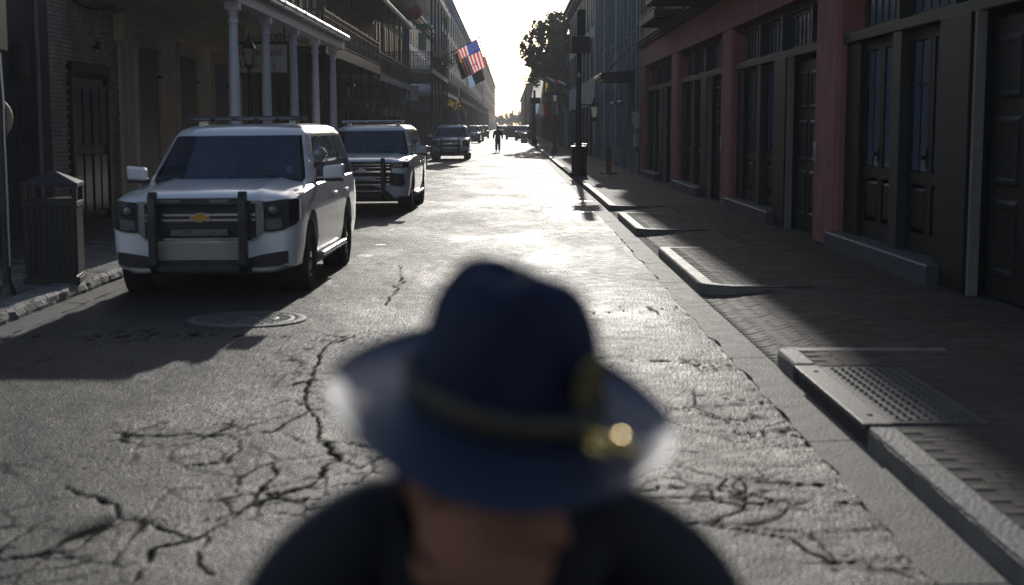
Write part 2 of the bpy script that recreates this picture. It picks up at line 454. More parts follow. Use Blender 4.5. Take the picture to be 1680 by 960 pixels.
    me.polygons.foreach_set('use_smooth', np.ones(len(fa), bool))
    me.update(); me.validate()
    at = me.attributes.new('crack', 'FLOAT', 'POINT'); at.data.foreach_set('value', crack.ravel())
    o = bpy.data.objects.new('road', me); COL.objects.link(o); setp(o, kind='structure')
    # asphalt
    m = bpy.data.materials.new('asphalt'); m.use_nodes = True
    n = m.node_tree.nodes; L = m.node_tree.links; p = n['Principled BSDF']
    g = n.new('ShaderNodeNewGeometry')
    def nz(s, det=4, rough=.6, sc_=None):
        t = n.new('ShaderNodeTexNoise'); t.inputs['Scale'].default_value = s; t.inputs['Detail'].default_value = det; t.inputs['Roughness'].default_value = rough
        if sc_:
            mp = n.new('ShaderNodeMapping'); mp.inputs['Scale'].default_value = sc_
            L.new(g.outputs['Position'], mp.inputs['Vector']); L.new(mp.outputs[0], t.inputs['Vector'])
        else: L.new(g.outputs['Position'], t.inputs['Vector'])
        return t
    def mr(src, a, b, c, d):
        t = n.new('ShaderNodeMapRange'); L.new(src, t.inputs['Value'])
        for k, v in zip(('From Min','From Max','To Min','To Max'), (a, b, c, d)): t.inputs[k].default_value = v
        return t.outputs[0]
    def mul(a, b):
        t = n.new('ShaderNodeMath'); t.operation = 'MULTIPLY'; L.new(a, t.inputs[0])
        if isinstance(b, float): t.inputs[1].default_value = b
        else: L.new(b, t.inputs[1])
        return t.outputs[0]
    big = nz(.55, 5, .6, (1, .45, 1)); mid = nz(5, 6, .7); fine = nz(70, 3, .7)
    vor = n.new('ShaderNodeTexVoronoi'); vor.inputs['Scale'].default_value = 95; L.new(g.outputs['Position'], vor.inputs['Vector'])
    lane = nz(1.0, 3, .5, (1.1, .06, 1))
    v = mul(mr(big.outputs[0], .3, .7, .5, 1.5), mr(mid.outputs[0], .3, .7, .72, 1.28))
    v = mul(v, mr(fine.outputs[0], .3, .7, .55, 1.45))
    v = mul(v, mr(vor.outputs['Distance'], .0, .6, 1.3, .75))
    sx = n.new('ShaderNodeSeparateColor'); L.new(vor.outputs['Color'], sx.inputs[0])
    v = mul(v, mr(sx.outputs[0], .55, 1, .75, 3.4))
    v = mul(v, mr(lane.outputs[0], .35, .65, .8, 1.2))
    oil = nz(.8, 4, .55, (1, .5, 1)); v = mul(v, mr(oil.outputs[0], .56, .66, 1, .55))
    chip = nz(2.3, 5, .7, (1, .6, 1)); v = mul(v, mr(chip.outputs[0], .6, .68, 1, 1.5))
    a = n.new('ShaderNodeAttribute'); a.attribute_name = 'crack'
    v = mul(v, mr(a.outputs['Fac'], .05, .6, 1, .10))
    mx = n.new('ShaderNodeMix'); mx.data_type = 'RGBA'; mx.blend_type = 'MULTIPLY'; mx.inputs['Factor'].default_value = 1
    mx.inputs['A'].default_value = (.028,.027,.026,1); L.new(v, mx.inputs['B'])
    L.new(mx.outputs['Result'], p.inputs['Base Color'])
    rr0 = mr(oil.outputs[0], .5, .66, 1, .86)
    rr = mul(mr(big.outputs[0], .3, .7, .9, 1.1), mr(mid.outputs[0], .3, .7, .54, .68))
    rr = mul(rr, rr0)
    ra = n.new('ShaderNodeMath'); ra.operation = 'ADD'; ra.use_clamp = True; L.new(rr, ra.inputs[0]); L.new(mul(a.outputs['Fac'], .5), ra.inputs[1])
    L.new(ra.outputs[0], p.inputs['Roughness'])
    L.new(mr(a.outputs['Fac'], .05, .6, .33, .02), p.inputs['Specular IOR Level'])
    p.inputs['Specular IOR Level'].default_value = .33
    add = n.new('ShaderNodeMath'); add.operation = 'ADD'
    L.new(mul(vor.outputs['Distance'], -1.1), add.inputs[0]); L.new(fine.outputs[0], add.inputs[1])
    b = n.new('ShaderNodeBump'); b.inputs['Strength'].default_value = .9; b.inputs['Distance'].default_value = .009
    L.new(add.outputs[0], b.inputs['Height'])
    b2 = n.new('ShaderNodeBump'); b2.inputs['Strength'].default_value = .2; b2.inputs['Distance'].default_value = .012
    L.new(mid.outputs[0], b2.inputs['Height']); L.new(b2.outputs[0], b.inputs['Normal'])
    L.new(b.outputs[0], p.inputs['Normal'])
    me.materials.append(m)
build_road()

g = MB(); g.add([(-1400,-60,-.25),(1400,-60,-.25),(1400,1500,-.25),(-1400,1500,-.25)], [(0,1,2,3)])
setp(g.build('ground', M['ground']), kind='structure')

# gutters (concrete pans with joints)
def gutter(name, fx0, fx1, segs, ymax):
    base = MB()
    ys = [-30 + 2*k for k in range(60)] + [120, 200, 400, 1100]
    base.grid([[(fx0(y), y, -.02), (fx1(y), y, -.03)] for y in ys])
    o = setp(base.build(name, M['joint']), kind='structure')
    y = 3.0; k = 0
    while y < ymax:
        ln = random.uniform(2.2, 3.4)
        b = MB()
        pts = []
        n = 14
        for i in range(n+1):
            yy = y + .012 + (ln-.024)*i/n
            j = random.uniform(-.03, .03) if y < 24 else 0
            pts.append((fx0(yy) + j, yy))
        top = [[(a, yy, .006 + random.uniform(-.002,.002)), (fx1(yy), yy, .014)] for a, yy in pts]
        low = [[(a, yy, -.04), (fx1(yy), yy, -.04)] for a, yy in pts]
        rings = [[t[0], t[1], l[1], l[0]] for t, l in zip(top, low)]
        b.loft(rings)
        b.build('gutter_slab', M['concrete'], o)
        y += ln
    rest = MB()
    rest.grid([[(fx0(yy), yy, .006), (fx1(yy), yy, .012)] for yy in (y+.01, 80, 150, 400, 1100)])
    r = rest.build('gutter_run', M['concrete'], o); r['kind'] = 'stuff'
gutter('right_gutter', lambda y: kr(y)-.30, lambda y: kr(y)+.002, 0, 44)
gutter('left_gutter', lambda y: -4.45, lambda y: KL-.002, 0, 40)

# ------------------------------------------------------------------ right sidewalk
SW = .135
XB = 4.62                                            # right facade line
islands = [(-20, 10.95), (15.2, 20.2), (23.6, 28.3), (30.6, 1100)]   # raised kerb runs
def ramp_z(x, y):
    k = kr(y)
    t = min(max((x - k) / 1.25, 0), 1)
    return .02 + (SW - .02) * t
def outline(y0, y1):
    """kerb island outline (x,y) with rounded corners, counter-clockwise"""
    r = .42; pts = []
    near_round, far_round = y0 > 0 and y0 != 15.2 or y0 == 15.2, y1 < 1000
    back = 1.30
    if y0 > 0:
        pts.append((kr(y0) + back, y0))
        for i in range(7):
            a = -PI/2 - PI/2*i/6
            pts.append((kr(y0) + r + r*math.cos(a), y0 + r + r*math.sin(a)))
    else: pts += [(kr(y0) + back, y0), (kr(y0), y0)]
    yy = y0 + 2
    while yy < min(y1, 45) - 1: pts.append((kr(yy), yy)); yy += 2
    if y1 < 1000:
        rr = .12
        for i in range(4):
            a = PI - PI/2*i/3
            pts.append((kr(y1) + rr + rr*math.cos(a), y1 - rr + rr*math.sin(a)))
        pts.append((kr(y1) + back, y1))
    else: pts += [(kr(y1), y1), (kr(y1) + back, y1)]
    return pts
sheet = MB()
ys = [-20, 0, 4, 8, 12, 16, 20, 24, 28, 32, 36, 45, 80, 200, 1100]
sheet.grid([[(kr(y) + dx, y, ramp_z(kr(y) + dx, y)) for dx in (0, .3, .6, .9, 1.25)] + [(XB + .5, y, SW)] for y in ys])
sidewalk = setp(sheet.build('right_sidewalk', M['joint']), kind='structure')
for (y0, y1) in islands:
    b = MB(); o = outline(y0, y1)
    if y1 > 1000: o = [p for p in o]
    b.prism(o, SW + .06, Matrix.Translation((0, 0, -.06)))
    b.build('raised_slab', M['joint'], sidewalk)
    # kerb stones along the edge, follows the outline
    path = [p for p in o if True][1:-1] if y0 > 0 else o[1:-1] if y1 < 1000 else o[1:-1]
    path = o[1:] if y0 <= 0 else o[:-1] if y1 > 1000 else o
    wd = .15
    dense = []
    for a, c in zip(path[:-1], path[1:]):
        ln = math.hypot(c[0]-a[0], c[1]-a[1]); n = max(1, min(60, int(ln/.15)))
        for i in range(n): dense.append((a[0]+(c[0]-a[0])*i/n, a[1]+(c[1]-a[1])*i/n))
    dense.append(path[-1])
    # inlet gap in the near island is bridged by the steel kerb plate
    seg = []; acc = 0; prev = None; runs = []
    for q in dense:
        if q[1] > 60: continue
        if prev is not None:
            acc += math.hypot(q[0]-prev[0], q[1]-prev[1])
        inlet = y0 <= 0 and 8.05 < q[1] < 10.05
        if inlet:
            if len(seg) > 1: runs.append(seg)
            seg = []; acc = 0; prev = None; continue
        seg.append(q); prev = q
        if acc > (2.4 if y0 <= 0 else 1.7):
            runs.append(seg); seg = [q]; acc = 0
    if len(seg) > 1: runs.append(seg)
    for sg in runs:
        if len(sg) < 2: continue
        rings = []
        for i, q in enumerate(sg):
            a = sg[max(i-1, 0)]; c = sg[min(i+1, len(sg)-1)]
            t = Vector((c[0]-a[0], c[1]-a[1])); t.normalize(); nrm = Vector((t.y, -t.x))
            if nrm.x < 0 and abs(t.y) > .5: nrm = -nrm
            if y0 > 0 and q[1] < y0 + .5 and abs(t.x) > .3: nrm = Vector((t.y, -t.x))
            mid = Vector(((o[0][0])+.2, (max(y0, -5)+min(y1, 60))/2))
            if nrm.dot(mid - Vector(q)) < 0: nrm = -nrm
            off = .006 if i in (0, len(sg)-1) else 0
            q2 = Vector(q) - nrm*.004 + t*(off if i == 0 else -off)
            j = random.uniform(-.004, .004) if q[1] < 30 else 0
            i2 = q2 + nrm*wd
            zt = SW + .008
            if y0 > 0: zt = SW + .008 - max(0, (q[0]-kr(q[1])-.5))*.02
            rings.append([(q2.x, q2.y, -.03), (q2.x+j*.5, q2.y, zt-.02+j), (q2.x+nrm.x*.018, q2.y+nrm.y*.018, zt+j*.5), (i2.x, i2.y, zt), (i2.x, i2.y, .02)])
        b = MB(); b.loft(rings); b.build('kerb_stone', M['kerb'], sidewalk, smooth=35)
far = MB(); far.grid([[(kr(60)-.004, y, -.02), (kr(60)-.004, y, SW+.008), (kr(60)+.15, y, SW+.008)] for y in (60, 150, 400, 1100)])
far.build('kerb_run', M['kerb'], sidewalk)

# pavers: the nearest 300 singly, the rest joined
BRK = []
for k in range(3):
    b = MB(); L_, W_ = .0985, .0488
    e = .006 * (k - 1) * .3
    b.add([(-L_,-W_,-.02),(L_,-W_,-.02),(L_,W_,-.02),(-L_,W_,-.02),(-L_,-W_,-.001+e),(L_,-W_,-.001-e),(L_,W_,-.001+e),(-L_,W_,-.001),
           (-L_+.003,-W_+.003,.003+e),(L_-.003,-W_+.003,.003-e),(L_-.003,W_-.003,.003+e),(-L_+.003,W_-.003,.003)],
          [(8,9,10,11),(0,1,5,4),(1,2,6,5),(2,3,7,6),(3,0,4,7),(4,5,9,8),(5,6,10,9),(6,7,11,10),(7,4,8,11)])
    BRK.append(b.mesh('brick', M['paver']))
def on_island(x, y):
    for y0, y1 in islands:
        if y0 - .0 <= y <= y1:
            k = kr(y)
            if x < k + 1.3:
                if y0 > 0 and y < y0 + .42 and x < k + .42:
                    if math.hypot(x - k - .42, y - y0 - .42) > .42: return False
                return True
    return x >= kr(y) + 1.3
def brick_spots():
    out = []
    # running bond, long side across the sidewalk
    y = 5.2; row = 0
    while y < 27:
        x = kr(y) + .26 + (.1 if row % 2 else 0)
        while x < XB - .05:
            isl = on_island(x - .1, y) and on_island(x + .1, y) and on_island(x, y-.06)
            if isl and not (kr(y) < x < kr(y)+.83 and 8.0 < y < 10.1): out.append((x, y, SW + .002, 0, 0))
            x += .204
        y += .104; row += 1
    # herringbone at 45 degrees in the ramps
    s = .102
    for (ya, yb) in ((10.98, 15.2), (20.22, 23.6), (28.32, 30.6)):
        for i in range(-80, 160):
            for j in range(-80, 160):
                h = (i - j) % 4
                if h == 0: cx, cy, rr = i + 1, j + .5, 0
                elif h == 2: cx, cy, rr = i + .5, j + 0.0, PI/2
                else: continue
                if h == 2: cx, cy = i + .5, j + 1.0 - 1
                u, v = cx*s, cy*s
                x = 3.0 + (u - v)*.7071; yy = ya + (u + v)*.7071 - 1.0
                if not (ya + .06 < yy < yb - .02): continue
                if not (kr(yy) + .07 < x < kr(yy) + 1.22): continue
                if any(on_island(x + dx, yy + dy) for dx in (-.06, .06) for dy in (-.06, .06)): continue
                out.append((x, yy, ramp_z(x, yy) + .001, rr + PI/4, -1))
    return out
spots = brick_spots()
spots.sort(key=lambda t: t[1] + (1.5 if t[0] > 3.6 else 0))
rest = MB()
tpl = [(BRK[k].vertices, [tuple(p.vertices) for p in BRK[k].polygons]) for k in range(3)]
for n_, (x, y, z, rz, kind) in enumerate(spots):
    k = random.randrange(3)
    slope = math.atan2(SW - .02, 1.25) if kind == -1 else 0
    mtx = Matrix.Translation((x, y, z + random.uniform(-.0012, .0012))) @ Matrix.Rotation(-slope, 4, 'Y') @ Matrix.Rotation(rz + random.uniform(-.02, .02), 4, 'Z')
    if n_ < 300:
        o = bpy.data.objects.new('brick', BRK[k]); COL.objects.link(o); o.matrix_world = mtx; o.parent = sidewalk
    else:
        rest.add([v.co for v in tpl[k][0]], tpl[k][1], mtx)
o = rest.build('paving_bricks', M['paver'], sidewalk); o['kind'] = 'stuff'
farw = MB(); farw.grid([[(kr(y) + .15, y, SW + .006), (XB + .4, y, SW + .006)] for y in (31, 45, 80, 200, 1100)])
farw.build('far_paving', M['paver'], sidewalk)

# drain inlet with a steel kerb plate and chequered cover
dr = empty('storm_drain', (2.06, 9.05, 0), 'steel storm drain with open kerb mouth and chequered cover in the right sidewalk', 'drain')
b = MB()
b.box(-.02, .15, -1.0, 1.0, SW+.012-.03, SW+.018)
b.build('kerb_plate', M['steel_plate'], dr, bevel=.004)
b = MB(); b.box(.03, .06, -1.0, 1.0, -.06, SW-.03); b.box(-.0, .03, -1.02, -.995, -.02, SW-.02); b.box(0, .03, .995, 1.02, -.02, SW-.02); b.box(.0,.03,-.02,.02,-.02,SW-.02)
b.build('inlet_mouth', M['dark_void'], dr)
b = MB(); b.box(.155, .72, -.95, .95, SW-.02, SW+.014); b.build('cover_frame', M['steel_plate'], dr)
cov = MB(); cov.box(.185, .69, -.91, .91, SW+.0145, SW+.017)
cvo = cov.build('cover_plate', M['steel_plate'], dr)
st = MB()
for i in range(30):
    for j in range(8):
        cx, cy = .22 + j*.062, -.88 + i*.0605
        mtx = Matrix.Translation((cx, cy, SW+.017)) @ Matrix.Rotation(PI/4 if (i+j) % 2 else -PI/4, 4, 'Z')
        st.add([(-.026,-.009,0),(.026,-.009,0),(.026,.009,0),(-.026,.009,0),(-.020,0,.006),(.020,0,.006)],
               [(0,1,5,4),(1,2,5),(2,3,4,5),(3,0,4)], mtx)
o = st.build('tread_studs', M['steel_plate'], dr); o['kind'] = 'stuff'
for y_ in (-.75, .75):
    b = MB(); b.cyl((.08, y_, SW+.018), (.08, y_, SW+.026), .018, .014, 8); b.build('bolt', M['steel_plate'], dr)

# ------------------------------------------------------------------ left sidewalk
XL = -7.5
b = MB(); b.grid([[(KL - .16, y, SW), (XL - .3, y, SW + .01)] for y in (-30, 10, 30, 60, 1100)])
lsw = setp(b.build('left_sidewalk', M['joint']), kind='structure')
y = 8.0
while y < 60:
    ln = random.uniform(1.3, 2.2); n = 12
    rings = []
    for i in range(n+1):
        yy = y + .014 + (ln - .028)*i/n
        jj = [random.uniform(-.014, .014) for _ in range(4)] if y < 30 else [0]*4
        e = -.012 if i in (0, n) else 0
        rings.append([(KL+jj[0], yy, -.03), (KL+.004+jj[1], yy, .05), (KL-.012+jj[2]*1.2, yy, SW-.03+e), (KL-.05+jj[3], yy, SW+.006+e), (KL-.30, yy, SW+.01+e), (KL-.30, yy, 0)])
    b = MB(); b.loft(rings); b.build('kerb_stone', M['granite'], lsw)
    y += ln
b = MB(); b.grid([[(KL, yy, -.02), (KL, yy, SW+.008), (KL-.3, yy, SW+.008)] for yy in (60, 150, 400, 1100)]); b.build('kerb_run', M['granite'], lsw)
lb = []
y = 11.6; row = 0
while y < 28:
    x = KL - .42 - (.1 if row % 2 else 0)
    while x > XL + .1:
        lb.append((x, y)); x -= .204
    y += .104; row += 1
BRL = [m_.copy() for m_ in BRK]
for m_ in BRL: m_.materials[0] = M['paver_grey']
lb.sort(key=lambda t: abs(t[0]+4.9)*2.5 + abs(t[1]-14.5)*.6)
rest = MB()
for n_, (x, y) in enumerate(lb):
    k = random.randrange(3); mtx = Matrix.Translation((x, y, SW + .001 + random.uniform(-.0015, .0015))) @ Matrix.Rotation(random.uniform(-.02, .02), 4, 'Z')
    if n_ < 300:
        o = bpy.data.objects.new('brick', BRL[k]); COL.objects.link(o); o.matrix_world = mtx; o.parent = lsw
    else: rest.add([v.co for v in tpl[k][0]], tpl[k][1], mtx)
o = rest.build('paving_bricks', M['paver_grey'], lsw); o['kind'] = 'stuff'
b = MB(); b.grid([[(KL-.31, yy, SW+.008), (XL-.2, yy, SW+.014)] for yy in (28.05, 60, 200, 1100)]); b.build('far_paving', M['paver_grey'], lsw)

# worn white paint on the road
def blotch(cx, cy, rx, ry, n=22, z=.036):
    pts = []
    for i in range(n):
        a = 2*PI*i/n; r = 1 + random.uniform(-.35, .25)
        pts.append((cx + rx*r*math.cos(a), cy + ry*r*math.sin(a)))
    return pts
mk = MB()
for k in range(16):
    px_ = random.uniform(885, 1000); py_ = random.uniform(322, 348)
    gx, gy = ground_at(px_, py_, .02)
    if gx > kr(gy) - .4: gx = kr(gy) - .4 - random.random()*.3
    mk.prism(blotch(gx, gy, random.uniform(.06, .28), random.uniform(.15, .55)), .003, Matrix.Translation((0, 0, crown(gx)+.004)))
for (px_, py_, rx, ry) in ((600,421,.13,.22),(625,403,.1,.15)):
    gx, gy = ground_at(px_, py_, .02); mk.prism(blotch(gx, gy, rx, ry), .002, Matrix.Translation((0, 0, crown(gx)+.004)))
setp(mk.build('road_marking', M['road_white']), kind='structure')

# manhole
mx_, my_ = ground_at(405, 525, .03)
mh = empty('manhole_cover', (mx_, my_, crown(mx_)+.006), 'round iron manhole cover set in the asphalt in front of the first parked car', 'manhole')
b = MB(); b.lathe([(.56,-.03),(.56,.012),(.50,.018),(.47,.012),(.465,-.03)], 40); b.build('rim', M['iron'], mh, smooth=30)
b = MB(); b.lathe([(.455,-.03),(.455,.012),(.43,.016),(.30,.014),(.29,.022),(.26,.022),(.25,.014),(.12,.014),(.11,.022),(.0,.022)], 40); lid = b.build('lid', M['iron'], mh, smooth=30)
b = MB()
for k in range(24):
    a = 2*PI*k/24
    b.box(.315, .415, -.018, .018, .012, .022, Matrix.Rotation(a, 4, 'Z'))
for k in range(12):
    b.box(.14, .235, -.015, .015, .012, .022, Matrix.Rotation(2*PI*k/12, 4, 'Z'))
o = b.build('raised_studs', M['iron'], mh); o['kind'] = 'stuff'

# ------------------------------------------------------------------ buildings: shared pieces
def wp(o, p):
    """parent o to p, keeping o's coordinates as world coordinates"""
    o.parent = p
    o.matrix_parent_inverse = (Matrix.Translation(p.location) @ Matrix.Rotation(p.rotation_euler.z, 4, 'Z')).inverted()
    return o
def part(b, name, m, p, **k):
    return wp(b.build(name, m, **k), p)
_cache = {}
def window_meshes(wd, h, cols, rows, fm, gm):
    """local: +x out of the wall, y along it, z up from the sill"""
    key = (wd, h, cols, rows, fm, gm)
    if key not in _cache:
        b = MB(); t = .07
        b.box(-.02, .07, -wd/2-.06, -wd/2+t-.04, 0, h); b.box(-.02, .07, wd/2-t+.04, wd/2+.06, 0, h)
        b.box(-.02, .075, -wd/2+.03, wd/2-.03, h-t, h); b.box(-.02, .10, -wd/2-.10, wd/2+.10, -.08, 0)
        for c in range(1, cols): b.box(.005, .04, -wd/2+wd*c/cols-.015, -wd/2+wd*c/cols+.015, 0, h-t)
        for r in range(1, rows): b.box(.006, .042, -wd/2+.03, wd/2-.03, (h-t)*r/rows-.015, (h-t)*r/rows+.015)
        pn = MB(); pn.box(.0, .012, -wd/(2*cols)+.002, wd/(2*cols)-.002, 0, (h-t)/rows-.002)
        big = MB(); big.box(.0, .012, -wd/2+.02, wd/2-.02, .0, h-t)
        _cache[key] = (b.mesh('window', M[fm]), pn.mesh('pane', M[gm]), big.mesh('pane', M[gm]))
    return _cache[key]
def put_window(p, s, X, y, z, wd=1.0, h=1.9, cols=2, rows=3, fm='frame_paint', gm='window_glass', fine=False, shut=None):
    fr, pn, big = window_meshes(wd, h, cols, rows, fm, gm)
    o = wp(inst(fr, 'window', loc=(X, y, z), rot=(0, 0, PI if s > 0 else 0)), p)
    if fine:
        for c in range(cols):
            for r in range(rows):
                inst(pn, 'pane', o, (0, -wd/2 + wd*(c+.5)/cols, (h-.07)*r/rows))
    else: inst(big, 'pane', o)
    if shut:
        k = ('shutter', wd, h, shut)
        if k not in _cache:
            b = MB(); sw = wd*.5; b.box(.0, .045, -sw/2, sw/2, 0, h)
            n = max(4, int(h/.16))
            for i in range(n): b.box(.04, .058, -sw/2+.05, sw/2-.05, .06+(h-.12)*i/n, .06+(h-.12)*(i+.62)/n)
            _cache[k] = b.mesh('shutter', M[shut])
        for d in (-1, 1):
            wp(inst(_cache[k], 'shutter', loc=(X - s*.0, y + d*(wd*.75+.08), z), rot=(0, 0, PI if s > 0 else 0)), p)
    return o
def railing(p, s, x, y0, y1, z, h=.95, step=.14, m='black_metal', name='railing', along='y'):
    b = MB()
    def seg(a0, a1, z0, z1, t):
        if along == 'y': b.box(x-t, x+t, a0, a1, z0, z1)
        else: b.box(a0, a1, x-t, x+t, z0, z1)
    seg(y0, y1, z+h-.045, z+h, .03); seg(y0, y1, z+.09, z+.12, .015); seg(y0, y1, z+h-.2, z+h-.175, .012)
    n = max(2, int((y1-y0)/step))
    for i in range(n+1):
        yy = y0 + .01 + (y1-y0-.02)*i/n
        t = .028 if i % 12 == 0 or i == n else .009
        seg(yy-t, yy+t, z, z+h-.01 if i % 12 else z+h+.08, t*.98)
        if i % 3 == 1 and i < n and step < .2:
            seg(yy-.03, yy+.03, z+.42, z+.5, .007)
    return part(b, name, M[m], p)
def gallery(p, s, X, xg, y0, y1, z, th=.2, slab='frame_paint', posts=0, post_r=.05, zb=SW, roof=None, rail=True, step=.14, post_m='black_metal'):
    xa, xb = sorted((X, xg))
    b = MB(); b.box(xa, xb, y0, y1, z-th*.45, z); b.box(xg-.06, xg+.06, y0-.01, y1+.01, z-th, z+.01)
    b.box(xa, xb, y0-.02, y0+.07, z-th, z+.008); b.box(xa, xb, y1-.07, y1+.02, z-th, z+.008)
    n = int((y1-y0)/1.2)
    for i in range(1, n): b.box(xa, xb, y0+(y1-y0)*i/n-.04, y0+(y1-y0)*i/n+.04, z-th*.9, z-th*.4)
    part(b, 'gallery_floor', M[slab], p)
    if rail:
        railing(p, s, xg, y0, y1, z, step=step)
        railing(p, s, y0, xa+.04, xb-.04, z, along='x', step=step)
    for i in range(posts):
        yy = y0 + .12 + (y1-y0-.24)*i/(posts-1)
        b = MB(); b.cyl((xg, yy, zb), (xg, yy, z-th), post_r, post_r*.85, 8); b.cyl((xg, yy, zb), (xg, yy, zb+.35), post_r*1.7, post_r*1.3, 8); b.cyl((xg, yy, z-th-.18), (xg, yy, z-th), post_r, post_r*2.2, 8)
        part(b, 'post', M[post_m], p)
        if roof:
            b = MB(); b.cyl((xg, yy, z), (xg, yy, roof-.05), post_r*.7, post_r*.7, 8); part(b, 'post', M[post_m], p)
    if roof:
        b = MB(); xo = xg - s*.15
        b.loft([[(X, yy, roof+.55), (xo, yy, roof), (xo, yy, roof-.08), (X, yy, roof+.4)] for yy in (y0-.1, y1+.1)])
        part(b, 'gallery_roof', M['shutter'], p)
        b = MB(); b.cyl((xo-s*.06, y0-.1, roof), (xo-s*.06, y1+.1, roof), .08, .08, 8); part(b, 'gutter', M['galv'], p)
def shell(p, s, X, y0, y1, H, depth=9, m='cream_stucco', z0=SW-.03, name='wall'):
    xa, xb = sorted((X, X + s*depth))
    b = MB(); b.box(xa, xb, y0, y1, z0, H); return part(b, name, M[m], p)
def cornice(p, s, X, y0, y1, H, m='frame_paint', steps=3, d=.16):
    b = MB()
    for i in range(steps):
        xa, xb = sorted((X + s*.05, X - s*d*(i+1)))
        b.box(xa, xb, y0-.02*(i+1), y1+.02*(i+1), H-.55+.2*i, H-.36+.2*i)
    if H > 8:
        n = int((y1-y0)/.9)
        for i in range(n):
            yy = y0 + .3 + (y1-y0-.6)*i/max(1, n-1)
            xa, xb = sorted((X, X - s*d*1.9)); b.box(xa, xb, yy-.08, yy+.08, H-.75, H-.55)
    part(b, 'cornice', M[m], p)
def shop_bays(p, s, X, y0, y1, n, h=2.9, m='door_paint', gm='window_glass', z=SW):
    """door pairs along a ground floor: frame, leaf, glass"""
    wd = (y1-y0)/n
    key = ('bay', round(wd, 2), h, m, gm)
    if key not in _cache:
        b = MB(); hw = min(.75, wd*.38)
        b.box(-.02, .09, -hw-.12, -hw, 0, h); b.box(-.02, .09, hw, hw+.12, 0, h); b.box(-.02, .10, -hw-.12, hw+.12, h, h+.14)
        lf = MB()
        for d in (-1, 1):
            c = d*hw/2; q = hw/2-.01
            lf.box(0, .05, c-q, c-q+.1, 0, h); lf.box(0, .05, c+q-.1, c+q, 0, h); lf.box(0, .049, c-q, c+q, 0, .25); lf.box(0, .049, c-q, c+q, h-.15, h); lf.box(0, .049, c-q, c+q, 1.0, 1.12); lf.box(0, .02, c-q, c+q, .25, 1.0)
        gl = MB(); gl.box(.0, .018, -hw+.02, hw-.02, 1.05, h-.1)
        _cache[key] = (b.mesh('door_frame', M['frame_paint']), lf.mesh('door', M[m]), gl.mesh('pane', M[gm]))
    fr, lf, gl = _cache[key]
    for i in range(n):
        y = y0 + wd*(i+.5)
        wp(inst(fr, 'door_frame', loc=(X, y, z), rot=(0, 0, PI if s > 0 else 0)), p)
        o = wp(inst(lf, 'door', loc=(X, y, z), rot=(0, 0, PI if s > 0 else 0)), p)
        inst(gl, 'pane', o)

# ------------------------------------------------------------------ red building on the right
RB = empty('red_building', (XB, 20, SW), 'long building with red painted piers and dark green French doors along the right sidewalk', 'building')
DX = XB + .26
Y0R, Y1R = 10.0, 50.7
shell(RB, 1, XB + .05, Y0R, Y1R, 11.6, 9, 'red_stucco', z0=4.3, name='upper_wall')
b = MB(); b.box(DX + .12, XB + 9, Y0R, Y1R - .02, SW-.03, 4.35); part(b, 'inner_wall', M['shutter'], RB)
b = MB(); b.box(XB - .02, XB + .4, Y0R, Y1R, 3.86, 4.55); part(b, 'lintel', M['red_stucco'], RB, bevel=.01)
b = MB(); b.box(XB - .10, XB + .1, Y0R, Y1R + .02, 4.552, 4.62); b.box(XB - .16, XB + .1, Y0R, Y1R + .03, 4.62, 4.70); b.box(XB-.22, XB+.1, Y0R, Y1R+.04, 4.70, 4.74)
part(b, 'moulding', M['frame_paint'], RB)
cornice(RB, 1, XB, Y0R, Y1R, 11.6, 'frame_paint')
lw, lh = .86, 2.62
lf = MB(); st = .11
lf.box(0, .05, -lw/2, -lw/2+st, 0, lh); lf.box(0, .05, lw/2-st, lw/2, 0, lh); lf.box(0, .05, -lw/2+st, lw/2-st, 0, .22)
lf.box(0, .05, -lw/2+st, lw/2-st, .80, .94); lf.box(0, .05, -lw/2+st, lw/2-st, lh-.13, lh)
for c in (1,): lf.box(.012, .04, -.014, .014, .94, lh-.13)
for r in (1, 2): lf.box(.012, .042, -lw/2+st, lw/2-st, .94+(lh-1.07)*r/3-.014, .94+(lh-1.07)*r/3+.014)
leaf_me = lf.mesh('door', M['door_paint'])
pw, ph = (lw-2*st)/2, (lh-1.07)/3
pn = MB(); pn.box(.015, .028, -pw/2+.016, pw/2-.016, .016, ph-.016); pane_me = pn.mesh('pane', M['blue_glass'])
pl = MB(); q = (lw-2*st)/2
pl.loft([[(.02,-q+.002,.222),(.02,q-.002,.222),(.02,q-.002,.798),(.02,-q+.002,.798)],[(.02,-q+.05,.27),(.02,q-.05,.27),(.02,q-.05,.75),(.02,-q+.05,.75)],[(.04,-q+.08,.30),(.04,q-.08,.30),(.04,q-.08,.72),(.04,-q+.08,.72)]])
panel_me = pl.mesh('panel', M['door_paint'])
hd = MB(); hd.box(.05, .065, .33, .37, 1.02, 1.22); hd.cyl((.065,.35,1.12), (.12,.35,1.12), .022, .028, 8); knob_me = hd.mesh('handle', M['black_metal'])
trw, trh = 1.75, .60
tm = MB()
tm.box(0, .05, -trw/2, -trw/2+.06, 0, trh); tm.box(0, .05, trw/2-.06, trw/2, 0, trh); tm.box(0, .05, -trw/2, trw/2, 0, .06); tm.box(0, .051, -trw/2, trw/2, trh-.06, trh)
for c in range(1, 5): tm.box(.01, .042, -trw/2+.06+(trw-.12)*c/5-.013, -trw/2+.06+(trw-.12)*c/5+.013, .06, trh-.06)
tr_me = tm.mesh('transom_window', M['door_paint'])
tp = MB(); tp.box(.015, .026, -(trw-.12)/10+.014, (trw-.12)/10-.014, .064, trh-.064); tpane_me = tp.mesh('pane', M['blue_glass'])
sd = MB(); sw_, sh_ = 1.85, 2.75
sd.box(0, .03, -sw_/2, sw_/2, 0, sh_)
sdoor_me = sd.mesh('door', M['door_paint'])
